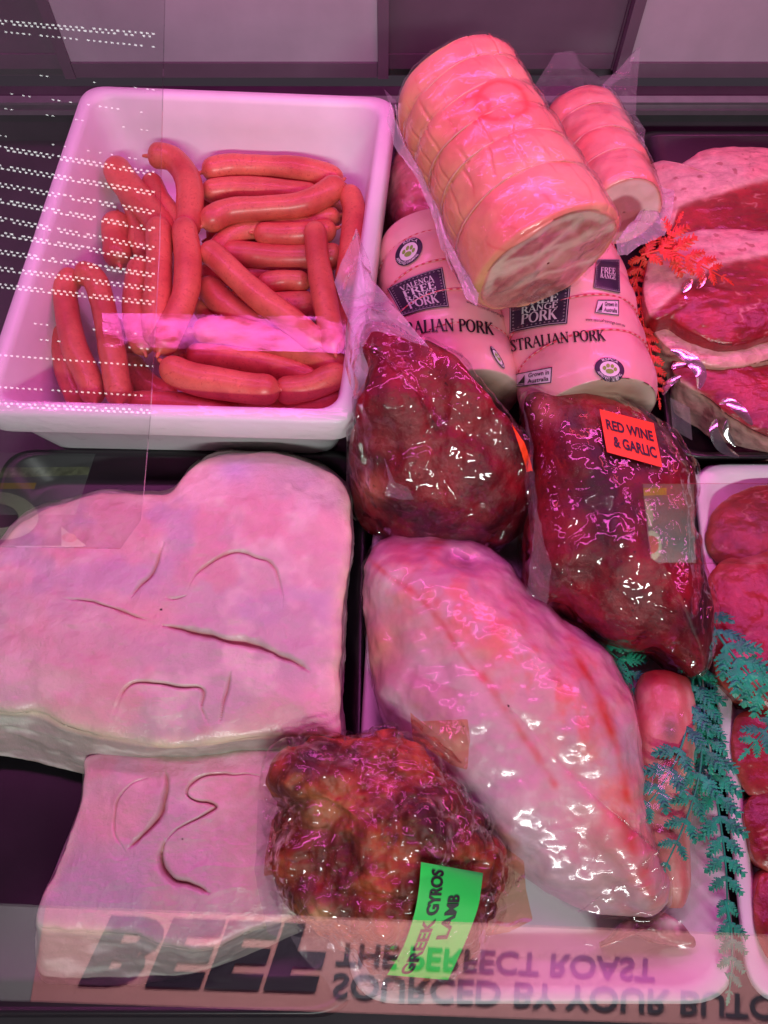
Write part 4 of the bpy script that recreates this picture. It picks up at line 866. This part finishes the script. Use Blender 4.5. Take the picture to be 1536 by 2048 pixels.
# ------------------------------------------------------------------ gyros lamb bag
GY = [(566, 1590), (572, 1552), (606, 1528), (640, 1496), (686, 1478), (720, 1462), (752, 1446), (800, 1446), (834, 1470), (884, 1494), (930, 1528), (962, 1590), (988, 1640), (1004, 1700), (1010, 1760), (990, 1815), (955, 1862), (915, 1905), (860, 1930), (790, 1932), (720, 1912), (650, 1884), (590, 1868), (572, 1800), (566, 1700)]
def gy_disp(g): return 0.018 * fbm(g.V0, 17, 2, 141) - 0.008 * ridged(g.V0 * [0.7, 1.1, 1], 24, 2, 142) + 0.004 * fbm(g.V0, 110, 2, 152)
g = Lump(GY, 0.052, 0.050, 0.012, p=2.0, q=1.8, N=400, R=160, K=34, center=(780, 1690), bulge=0.006, disp=gy_disp, zfun=lambda px, py: 0.072 - 0.030 * sstep(1500, 1900, py))
n1 = fbm(g.V, 30, 4, 143); n2 = fbm(g.V, 80, 4, 144); c = mixc((0.15, 0.026, 0.012), (0.44, 0.090, 0.028), sstep(-0.2, 0.45, n1 + 0.35 * n2)); c = mixc(c, (0.54, 0.16, 0.05), sstep(0.2, 0.55, n2 + 0.3 * n1) * 0.65); c = mixc(c, (0.05, 0.008, 0.015), sstep(0.1, 0.5, -n1) * 0.8)
for (x, y, r_, col, f_) in [(635, 1830, 32, (0.66, 0.36, 0.16), 0.9), (700, 1570, 50, (0.50, 0.11, 0.05), 0.6), (650, 1640, 50, (0.52, 0.24, 0.10), 0.5)]: c = mixc(c, col, np.exp(-(((g.px - x) / r_) ** 2 + ((g.py - y) / r_) ** 2)) * f_)
gy = thing("marinated_lamb", "brown spiced lamb in a clear bag with the green GREEK GYROS LAMB sticker", "marinated meat", at_z(np.array([780.]), np.array([1700.]), 0.0)[0])
obj("meat", g.V, g.F, M_SPICE, gy, c)
fg = g.film(0.0030, lambda q: 0.007 * (ridged(q.V, 20, 3, 145) - 0.2) + 0.0008 * ridged(q.V, 60, 2, 149)); obj("plastic_film", fg.V, fg.F, M_BAG, gy); bvG = BVHTree.FromPolygons(fg.V.tolist(), fg.F.tolist())
flap("bag_corner", [(822, 1424, .118), (842, 1442, .116), (936, 1438, .112), (942, 1480, .112), (936, 1540, .106), (905, 1530, .102), (860, 1500, .10), (826, 1480, .10)], M_BAGR, gy, 0.004, 146, center=(890, 1480, .118))
flap("bag_corner", [(575, 1606, .080), (545, 1640, .072), (528, 1752, .060), (570, 1744, .064), (630, 1718, .085), (600, 1660, .088)], M_BAGR, gy, 0.004, 147, center=(578, 1685, .085))
flap("bag_edge", [(516, 1598, .062), (548, 1606, .066), (562, 1640, .068), (545, 1745, .062), (566, 1800, .062), (562, 1875, .060), (536, 1866, .058), (508, 1740, .056)], M_CLEAR, gy, 0.003, 148, center=(536, 1720, .064))
flap("bag_corner", [(1000, 1690, .085), (1048, 1722, .075), (1052, 1780, .072), (1066, 1842, .060), (1020, 1866, .055), (960, 1880, .055), (985, 1810, .075), (1002, 1750, .085)], M_BAGR, gy, 0.004, 150, center=(1015, 1790, .080))
flap("bag_tail", [(580, 1862, .055), (640, 1875, .060), (760, 1905, .058), (900, 1900, .055), (970, 1870, .052), (905, 1940, .045), (720, 2000, .040), (676, 2008, .036), (640, 1960, .042), (606, 1910, .050)], M_CLEAR, gy, 0.006, 151, N=110, center=(740, 1945, .060))
GQ = [(774, 1948), (898, 1956), (966, 1746), (842, 1724)]
def gmap(UV):
    u, v = UV[:, 0], UV[:, 1]; L_ = catmull(np.array([(774, 1950), (806, 1895), (828, 1830), (838, 1775), (842, 1724)], float), 101, False); R_2 = catmull(np.array([(896, 1960), (928, 1890), (954, 1822), (962, 1780), (966, 1746)], float), 101, False)
    i = np.clip(v, 0, 1) * 100; a_ = np.stack([np.interp(i, np.arange(101), L_[:, k]) for k in (0, 1)], 1); b_ = np.stack([np.interp(i, np.arange(101), R_2[:, k]) for k in (0, 1)], 1)
    return a_ + (b_ - a_) * u[:, None]
# the sticker paper is stiffer than the bag
shG = Sheet(gmap, bvG); shG.put("green_label", gridpatch(26, 40), 0.0006, M_GREEN, gy); vs = []
for ln, x0, x1, y0, y1 in (("GREEK GYROS", .38, .18, .03, .93), ("LAMB", .68, .49, .30, .68)):
    v, f = sans(ln, 0.035); vs.append((np.column_stack([x0 - (x0 - x1) * 1.0 + (x0 - x1) * (1 - v[:, 1]), y0 + (y1 - y0) * v[:, 0]]), f))
shG.put("label_lettering", join(vs), 0.0012, M_INK, gy)

# ------------------------------------------------------------------ film around the leg of lamb
fg = LEGG.film(0.0018, lambda q: 0.0014 * (ridged(q.V * [1, 0.8, 1], 18, 3, 161) - 0.3)); obj("plastic_film", fg.V, fg.F, M_TIGHT, leg)
flap("bag_end", [(1280, 1560, .075), (1380, 1400, .070), (1398, 1600, .060), (1396, 1760, .050), (1400, 1895, .036), (1300, 1912, .036), (1220, 1888, .036), (1185, 1912, .034), (1150, 1830, .045), (1270, 1790, .060)], M_TIGHT, leg, 0.006, 162, N=120, R=30, center=(1325, 1700, .078))

# ------------------------------------------------------------------ steaks on the black tray
SKG = "red rump steaks on the black tray"
def steak(ctrl, zr, crown, zb, colf, label, seed, center=None, zfun=None, p=2.6, kind=M_FLESH, parent=None):
    g = Lump(ctrl, zr, crown, zb, p=p, q=1.6, N=320, R=120, K=26, center=center, zfun=zfun, disp=lambda g: 0.003 * fbm(g.V0, 20, 4, seed) + 0.0012 * fbm(g.V0 * [0.7, 1.6, 1], 70, 3, seed + 1) + 0.001 * ridged(g.V0 * [0.6, 1.5, 1], 60, 2, seed + 2) * (g.s > 1.05))
    o = obj("steak", g.V, g.F, kind, None, colf(g, seed)); tag(o, label, "steak", SKG); return o
def beef(g, seed, fatline=None, fw=16):
    n1 = fbm(g.V * [0.7, 1.5, 1], 26, 4, seed + 5); n2 = fbm(g.V, 90, 3, seed + 6); c = mixc((0.22, 0.008, 0.014), (0.37, 0.022, 0.030), sstep(-0.3, 0.4, n1 + 0.3 * n2)); vein = np.exp(-((n1 + 0.06) / 0.018) ** 2) * sstep(0.0, 0.3, n2); c = mixc(c, (0.66, 0.30, 0.26), vein * 0.6)
    return c
def fatcol(g, seed):
    n1 = fbm(g.V * [0.7, 1.5, 1], 30, 4, seed + 7); n2 = fbm(g.V, 120, 3, seed + 8); c = mixc((0.70, 0.42, 0.38), (0.74, 0.30, 0.30), sstep(-0.3, 0.4, n1)); return mixc(c, (0.34, 0.08, 0.09), sstep(0.42, 0.55, n2) * 0.7)
def twotone(line, above=True, blur=5):
    def f(g, seed):
        L_ = catmull(np.array(line, float), 120, False); yl = np.interp(g.px, L_[:, 0], L_[:, 1]) + 6 * fbm(g.V, 60, 3, seed + 9)
        k = sstep(-blur, blur, (yl - g.py) if above else (g.py - yl)); c = mixc(beef(g, seed), fatcol(g, seed), k); e = np.exp(-((g.py - yl) / 7) ** 2); return mixc(c, (0.78, 0.55, 0.42), e * 0.7)
    return f
steak([(1290, 345), (1322, 322), (1352, 332), (1400, 304), (1470, 298), (1560, 304), (1640, 320), (1660, 420), (1600, 500), (1480, 510), (1390, 500), (1345, 480), (1318, 420)], 0.088, 0.012, 0.017, twotone([(1270, 500), (1340, 452), (1360, 412), (1420, 388), (1480, 370), (1540, 352), (1660, 330)]), "rearmost thick steak on the black tray, pale fat along its back", 171)
steak([(1292, 610), (1290, 560), (1304, 515), (1340, 478), (1395, 460), (1460, 458), (1560, 470), (1650, 500), (1660, 640), (1560, 665), (1460, 690), (1390, 668), (1345, 640), (1310, 640)], 0.100, 0.012, 0.017, twotone([(1270, 660), (1298, 632), (1340, 592), (1400, 548), (1455, 522), (1540, 504), (1660, 470)]), "middle steak wearing a broad pink fat cap and red plastic parsley", 173)
steak([(1296, 640), (1322, 648), (1380, 670), (1430, 690), (1490, 690), (1560, 664), (1620, 640), (1620, 700), (1540, 720), (1450, 736), (1380, 718), (1330, 690)], 0.082, 0.006, 0.020, lambda g, s: mixc(fatcol(g, s), (0.72, 0.44, 0.30), np.full(len(g.px), 0.5)), "narrow band of pale fat trimmed steak edge beneath the fat-capped steak", 175, kind=M_FLESH)
steak([(1350, 705), (1378, 692), (1440, 712), (1500, 735), (1600, 700), (1700, 700), (1700, 880), (1600, 890), (1530, 872), (1466, 838), (1420, 800), (1370, 770), (1345, 740)], 0.070, 0.010, 0.018, twotone([(1330, 745), (1375, 772), (1420, 806), (1470, 846), (1540, 886), (1700, 960)], False), "front steak on the black tray, bright red with a pale fat rim", 177)
M_FOLD = filmmat("film_fold", milky=0.05, gloss=0.70, rough=0.14, vor=0, nz=120, nstr=0.08, gmax=0.5)
for pts, wd in [([(1342, 700, .088), (1362, 706, .090), (1385, 722, .092), (1402, 748, .090), (1398, 778, .086)], .0040), ([(1326, 790, .06), (1336, 768, .066), (1362, 752, .072)], .0026), ([(1344, 738, .086), (1352, 730, .088), (1372, 728, .090)], .0022),
                ([(1438, 808, .080), (1455, 802, .084), (1480, 820, .084), (1505, 850, .080)], .0030), ([(1432, 838, .066), (1428, 862, .062), (1445, 895, .056), (1478, 914, .050)], .0034), ([(1455, 838, .066), (1452, 862, .06), (1470, 892, .052)], .0018),
                ([(1382, 556, .116), (1366, 584, .112)], .0030), ([(1372, 592, .110), (1352, 622, .104)], .0036), ([(1410, 548, .118), (1394, 578, .114)], .0026)]:
    fold("film_fold", pts, wd, M_FOLD, BTR)
flap("film_corner", [(1340, 795, .66), (1345, 860, .665), (1385, 880, .66), (1380, 815, .655)], M_CLEAR, BTR, 0.003, 179)

# ------------------------------------------------------------------ sliced beef on the right foam tray
BFG = "sliced red beef on the right foam tray"
def piece(ctrl, zr, crown, zb, label, seed, fl=0.0):
    g = Lump(ctrl, zr, crown, zb, p=2.4, q=1.6, N=260, R=110, K=24, disp=lambda g: 0.004 * fbm(g.V0, 22, 4, seed) + 0.0012 * fbm(g.V0, 80, 3, seed + 1))
    c = beef(g, seed); n1 = fbm(g.V, 36, 4, seed + 11); c = mixc(c, (0.72, 0.34, 0.30), sstep(0.26, 0.46, n1) * 0.6); c = mixc(c, (0.50, 0.14, 0.08), sstep(0.86, 0.99, g.s) * (g.s < 1.6) * 0.5)
    o = obj("beef_slice", g.V, g.F, M_FLESH, None, c); tag(o, label, "beef", BFG)
piece([(1418, 1055), (1430, 1020), (1470, 985), (1540, 968), (1640, 980), (1680, 1100), (1600, 1170), (1500, 1160), (1440, 1130), (1414, 1095)], 0.034, 0.012, 0.008, "rearmost beef slice with a dark rounded rim on the right foam tray", 181)
piece([(1416, 1230), (1412, 1170), (1440, 1120), (1500, 1110), (1600, 1090), (1700, 1150), (1690, 1360), (1600, 1420), (1530, 1420), (1470, 1400), (1430, 1350), (1424, 1290)], 0.046, 0.014, 0.008, "large beef slice with a bright magenta shine behind the green parsley", 183)
piece([(1468, 1445), (1500, 1420), (1580, 1400), (1680, 1430), (1690, 1560), (1600, 1620), (1520, 1600), (1480, 1560), (1464, 1500)], 0.034, 0.010, 0.008, "orange-tinged beef slice just below the green parsley at the right edge", 185)
piece([(1486, 1610), (1530, 1570), (1600, 1560), (1700, 1600), (1700, 1720), (1600, 1760), (1530, 1740), (1496, 1690)], 0.036, 0.010, 0.008, "beef slice between the orange-tinged one and the smooth front one", 187)
piece([(1502, 1790), (1520, 1745), (1570, 1720), (1690, 1740), (1700, 1900), (1600, 1940), (1540, 1920), (1512, 1870)], 0.034, 0.012, 0.008, "smooth rounded beef slice at the front end of the right foam tray", 189)

# ------------------------------------------------------------------ plastic parsley
def frond(stem, ln, mat, label, seed, group, cat="garnish", n=11, lean=0.9):
    """stem: list of (px, py, z); ln: longest leaflet in photo pixels"""
    rnd = random.Random(seed); P = even(catmull(np.array(stem, float), 200, False), 80, False); W = at_z(P[:, 0], P[:, 1], P[:, 2]); dm = proj(W)[2].mean(); Lm = 1.35 * ln * dm / F
    root = thing("parsley_sprig", label, cat, W[0], group)
    V, Fq = tube(W, np.linspace(0.0013, 0.0005, 80), 6); obj("stem", V, Fq, mat, root)
    parts = []
    T = np.gradient(W, axis=0); T /= np.linalg.norm(T, axis=1)[:, None]
    def leaf(o, d, up, L, k):
        s_ = np.cross(up, d); s_ /= np.linalg.norm(s_) + 1e-9; m = 9; C = []; Lf = []; Rt = []
        for i in range(m):
            t = i / (m - 1); wd = L * 0.15 * (math.sin(math.pi * min(1, t * 0.92 + 0.08)) ** 0.7) * (1.25 if i % 2 else 0.55); sh = 0.5 * wd * (1 if i % 2 else -0.2)
            c_ = o + d * (L * t) - up * (L * 0.18 * t * t) + up * 0.0004; C.append(c_ + up * L * 0.03); Lf.append(c_ + s_ * wd + d * sh); Rt.append(c_ - s_ * wd + d * sh)
        v = np.array(C + Lf + Rt); f = [(i, i + 1, m + i + 1, m + i) for i in range(m - 1)] + [(i, 2 * m + i, 2 * m + i + 1, i + 1) for i in range(m - 1)]; parts.append((v, f))
    n = int(n * 0.85)
    for k in range(n):
        t = 0.06 + 0.92 * k / (n - 1); i = int(t * 79); o = W[i]; up = CAM - o; up /= np.linalg.norm(up); up = up * 0.6 + np.array([rnd.uniform(-.3, .3), rnd.uniform(-.3, .3), 0.6]); up -= T[i] * (up @ T[i]); up /= np.linalg.norm(up)
        sd = np.cross(T[i], up); L = Lm * (math.sin(math.pi * (0.18 + 0.80 * t)) ** 0.7) * rnd.uniform(0.8, 1.1)
        for sg in (-1, 1):
            d = T[i] * lean + sd * sg * rnd.uniform(0.7, 1.1) + up * rnd.uniform(-.1, .25); d /= np.linalg.norm(d); leaf(o, d, up, L, k)
            for q in (0.22, 0.40, 0.58, 0.76):
                o2 = o + d * (L * q)
                for s2 in (-1, 1):
                    d2 = d * 0.9 + np.cross(d, up) * s2 * 0.9; d2 /= np.linalg.norm(d2); leaf(o2, d2, up, L * (0.44 - 0.26 * q), k)
    leaf(W[-1], T[-1], np.cross(T[-1], np.cross(np.array([0, 0, 1.0]), T[-1])), Lm * 0.6, 0)
    V, Fc = join(parts); obj("leaves", V, Fc, mat, root, smooth=False); return root
GP, RP = "green plastic parsley sprigs", "red plastic parsley sprigs"
frond([(1404, 1215, .055), (1440, 1275, .072), (1490, 1340, .075), (1530, 1390, .070), (1570, 1440, .06)], 62, M_FERN, "green parsley sprig lying across the beef at the right edge", 1, GP, n=10)
frond([(1386, 1310, .040), (1382, 1400, .050), (1360, 1500, .060), (1310, 1590, .062), (1258, 1640, .060)], 52, M_FERN, "green parsley sprig curving left over the narrow lamb shank", 2, GP, n=11)
frond([(1400, 1330, .036), (1404, 1430, .045), (1400, 1540, .052), (1372, 1640, .055), (1330, 1735, .052)], 50, M_FERN, "green parsley sprig hanging down towards the lamb shank's thin end", 3, GP, n=11)
frond([(1395, 1400, .036), (1420, 1520, .045), (1440, 1640, .046), (1452, 1740, .044), (1455, 1850, .040)], 50, M_FERN, "long green parsley sprig along the foam tray's right rim", 4, GP, n=13)
frond([(1390, 1330, .036), (1402, 1380, .046), (1412, 1450, .050), (1420, 1520, .050)], 46, M_FERN, "short green parsley sprig in the cluster below the marinated bag", 5, GP, n=8)
frond([(1450, 1800, .042), (1462, 1860, .040), (1464, 1930, .036), (1458, 1985, .030)], 34, M_FERN, "green parsley tip at the front right corner of the foam tray", 6, GP, n=8)
frond([(1548, 1440, .062), (1522, 1470, .064), (1496, 1500, .060)], 36, M_FERN, "small green parsley tip pointing left at the right photo edge", 9, GP, n=5)
frond([(1150, 1250, .020), (1200, 1290, .026), (1250, 1330, .030), (1268, 1380, .030)], 52, M_FERN, "shaded green parsley sprig behind the lamb leg, below the marinated bag", 7, GP, n=8)
frond([(1282, 510, .125), (1330, 500, .130), (1372, 515, .130), (1410, 535, .128), (1446, 555, .122)], 38, M_FERNR, "red parsley sprig lying on the fat-capped steak", 11, RP, n=9)
frond([(1332, 505, .126), (1340, 475, .134), (1355, 445, .140)], 34, M_FERNR, "upright tip of red parsley beside the bagged roast", 12, RP, n=4)
frond([(1262, 525, .09), (1276, 580, .088), (1286, 640, .085), (1292, 700, .080)], 26, M_FERNR, "red parsley sprig along the upper right side of the printed roll", 13, RP, n=11)
frond([(1286, 640, .082), (1300, 700, .076), (1308, 740, .07), (1318, 800, .06)], 24, M_FERNR, "red parsley sprig down the lower right side of the printed roll", 14, RP, n=10)
frond([(1300, 490, .11), (1285, 520, .10), (1272, 560, .09)], 22, M_FERNR, "dark red parsley tip in the gap behind the printed roll", 15, RP, n=5)

# ------------------------------------------------------------------ front glass, built only as pieces that carry reflections, and what it mirrors
GN = np.array([0.0, -0.643, 0.766]); GP0 = np.array([0.0, -0.32, 0.140])
def on_glass(px, py):
    d = rays(px, py); t = ((GP0 - CAM) @ GN) / (d @ GN); return CAM + d * t[..., None], d
def mirrored(px, py, axis, val):
    """where the sight line through this pixel, bounced off the front glass, meets the shop plane coordinate[axis] = val"""
    H, d = on_glass(px, py); r = d - 2 * (d @ GN)[..., None] * GN; t = (val - H[..., axis]) / r[..., axis]; return H + r * t[..., None]
def pane(name, poly, label):
    P = np.array(poly, float); H, _ = on_glass(P[:, 0], P[:, 1]); n = len(P); V = np.concatenate([H, H - GN * 0.002])
    Fc = [list(range(n)), list(range(2 * n - 1, n - 1, -1))] + [[i, n + i, n + (i + 1) % n, (i + 1) % n] for i in range(n)]
    o = obj(name, V, Fc, M_GLASS, None, smooth=False); tag(o, label, "glass"); return o
pane("glass_panel", [(-420, 1795), (1900, 1888), (1900, 2300), (-420, 2300)], "low clear glass panel along the front, mirroring a pink sign")
pane("glass_panel", [(-420, -80), (330, -80), (318, 500), (300, 830), (282, 1040), (240, 1098), (-420, 1088)], "left piece of the clear front glass, mirroring dotted ceiling lights")  # part of the front glass, cut to where the ceiling lights mirror

# ceiling light grilles of the shop: rows of small lit holes on the ceiling, seen only as reflections
ROWS = [(40, 26, 1.0), (62, 30, .8), (140, 38, .5), (184, 42, .6), (215, 46, .4), (270, 52, .5), (292, 50, 1.1), (330, 52, 1.5), (366, 54, 1.2), (398, 56, 1.6), (434, 58, 1.2), (464, 52, 1.7), (500, 46, 1.8), (534, 40, 1.2), (568, 34, 1.2), (640, 30, .7), (672, 26, .7), (710, 22, .9), (774, 18, .9), (806, 14, 1.0)]
M_GLOW = emit("ceiling_light_glow", (0.95, 1.0, 0.98), 3.2)
for k, (y0, dy, st_) in enumerate(ROWS):
    rnd = random.Random(k); gparts = []
    for row in range(2 if st_ > 0.9 else 1):
        for j in range(34):
            x = -60 + j * 11.8 + row * 5; y = y0 + row * 6 + (x / 300.0) * dy
            if x > 310 or rnd.random() < (0.72 if st_ < 0.8 else 0.10): continue
            hw, hh = 2.7 * rnd.uniform(.75, 1.15) * (0.75 + 0.25 * st_), 1.3 * min(1.35, st_ + .3)
            q = np.array([(x - hw, y - hh), (x + hw, y - hh + .8), (x + hw, y + hh + .8), (x - hw, y + hh)]); gparts.append((mirrored(q[:, 0], q[:, 1], 2, 2.55), [(0, 1, 2, 3)]))
    V, Fc = join(gparts); o = obj("ceiling_light", V, Fc, M_GLOW, None, smooth=False)
    tag(o, "perforated ceiling light of the shop, mirrored as a dotted line in the left glass", "ceiling light", "perforated ceiling lights mirrored in the glass")
# pink wall poster of the shop, behind the customer, mirrored in the low front glass
PY = -1.6
M_POST = plain("pink_poster_paper", (0.80, 0.34, 0.34), 0.7); M_PINK = M_POST
post = thing("wall_poster", "pink beef poster on the shop wall, mirrored upside down in the low front glass", "poster", (0, PY, 0.5))
def pplane(UVF, fmap, off): 
    P = fmap(np.asarray(UVF[0], float)); return mirrored(P[:, 0], P[:, 1], 1, PY + off), UVF[1]
V, Fc = pplane(gridpatch(8, 4), quadmap([(60, 2004), (1700, 2062), (1700, 1868), (92, 1808)]), 0.0); obj("paper", V, Fc, M_POST, post, smooth=False)
vs = []
v, f = sans("BEEF", 0.05, 0.0, 1.05); vs.append(pplane((v, f), quadmap([(222, 1832), (668, 1850), (630, 1986), (156, 1971)]), 0.004))
v, f = sans("THE PERFECT ROAST", 0.02); vs.append(pplane((v, f), quadmap([(676, 1886), (1312, 1918), (1310, 1964), (670, 1932)]), 0.004))
v, f = sans("SOURCED BY YOUR BUTCHER", 0.02); vs.append(pplane((v, f), quadmap([(668, 1946), (1690, 1998), (1690, 2048), (664, 1998)]), 0.004))
V, Fc = join(vs); obj("lettering", V, Fc, plain("poster_ink", (0.03, 0.015, 0.04), 0.7), post, smooth=False)
V, Fc = pplane(gridpatch(2, 2), quadmap([(-500, 1990), (64, 2004), (96, 1806), (-500, 1790)]), -0.002); o = obj("wall_board", V, Fc, plain("grey_board", (0.36, 0.36, 0.37), 0.7), None, smooth=False); tag(o, "plain grey board beside the pink poster on the shop wall", "board")
V, Fc = pplane(gridpatch(2, 2), quadmap([(-500, 1784), (1700, 1864), (1700, 1868), (-500, 1789)]), -0.001); o = obj("shelf_edge", V, Fc, plain("white_edge", (0.9, 0.9, 0.9), 0.5), None, smooth=False); tag(o, "white metal shelf edge along the bottom of the pink poster", "shelf edge")

# second wall poster: dark band with a yellow stripe, cream rings and a red star, mirrored at left and in the small pane at right
def mirror_sheet(name, UVF, fmap, off, mat, parent):
    V, Fc = pplane(UVF, fmap, off); return obj(name, V, Fc, mat, parent, smooth=False)
M_GREYG = plain("grey_green_print", (0.26, 0.31, 0.30), 0.6); M_CREAM = plain("cream_print", (0.72, 0.80, 0.58), 0.6); M_YEL = plain("yellow_print", (0.85, 0.62, 0.08), 0.6); M_REDP = plain("red_print", (0.80, 0.20, 0.14), 0.6); M_WHP = plain("white_print", (0.9, 0.9, 0.9), 0.6); M_PALEP = plain("pale_pink_print", (0.85, 0.66, 0.60), 0.6)
dp = thing("wall_poster", "grey-green shop poster with cream rings, mirrored at the left edge over the pork slab", "poster", (-1, PY, 1.0))
mirror_sheet("paper", gridpatch(6, 4), quadmap([(-300, 1030), (150, 1030), (190, 908), (-300, 900)]), 0.0, M_GREYG, dp)
mirror_sheet("stripe", gridpatch(6, 2), quadmap([(-60, 978), (68, 978), (72, 966), (-60, 966)]), 0.004, M_YEL, dp)
mirror_sheet("grass_band", gridpatch(6, 2), quadmap([(-60, 958), (176, 950), (178, 934), (-60, 936)]), 0.004, plain("mown_grass_print", (0.5, 0.6, 0.35), 0.6, mottle=0.5, mscale=60), dp)
mirror_sheet("ring", circle(40, 0.50, 1.0, 3), ellmap((-4, 1032), (80, 6), (-4, 48)), 0.006, M_CREAM, dp)
mirror_sheet("star", (np.array([(122, 1054), (140, 1068), (172, 1092), (122, 1092)]), [(0, 1, 2, 3)]), lambda P: P, 0.006, M_PALEP, dp)
mirror_sheet("star_center", circle(20, 0, 1, 3), ellmap((138, 1076), (15, 1), (0, 9)), 0.009, M_REDP, dp)
for y_ in (1092, 1100): mirror_sheet("white_line", gridpatch(2, 1), quadmap([(-200, y_ + 3), (166, y_ + 2), (166, y_), (-200, y_)]), 0.006, M_WHP, dp)
ep = thing("wall_poster", "small grey shop poster with yellow, cream and red marks, mirrored over the marinated bag", "poster", (1, PY, 1.0))
mirror_sheet("paper", gridpatch(6, 4), quadmap([(1300, 1126), (1392, 1126), (1388, 968), (1286, 968)]), 0.0, M_GREYG, ep)
mirror_sheet("stripe", gridpatch(6, 2), quadmap([(1288, 992), (1334, 990), (1334, 976), (1288, 976)]), 0.004, M_YEL, ep)
mirror_sheet("ring", (np.array([(1290, 1000), (1302, 1010), (1308, 1030), (1304, 1054), (1298, 1054)]), [(0, 1, 2, 3, 4)]), lambda P: P, 0.004, M_CREAM, ep)
mirror_sheet("ring", circle(30, 0.0, 1.0, 3), ellmap((1304, 1092), (20, 0), (0, 30)), 0.004, M_CREAM, ep)
mirror_sheet("red_spot", circle(24, 0.0, 1.0, 3), ellmap((1304, 1090), (14, 0), (0, 18)), 0.007, M_REDP, ep)
pane("glass_panel", [(1284, 968), (1400, 968), (1640, 968), (1640, 1128), (1318, 1128), (1304, 1118)], "small piece of the clear front glass at right, in front of the marinated joint and the beef tray")  # bit of the front glass, added to carry the small poster's reflection
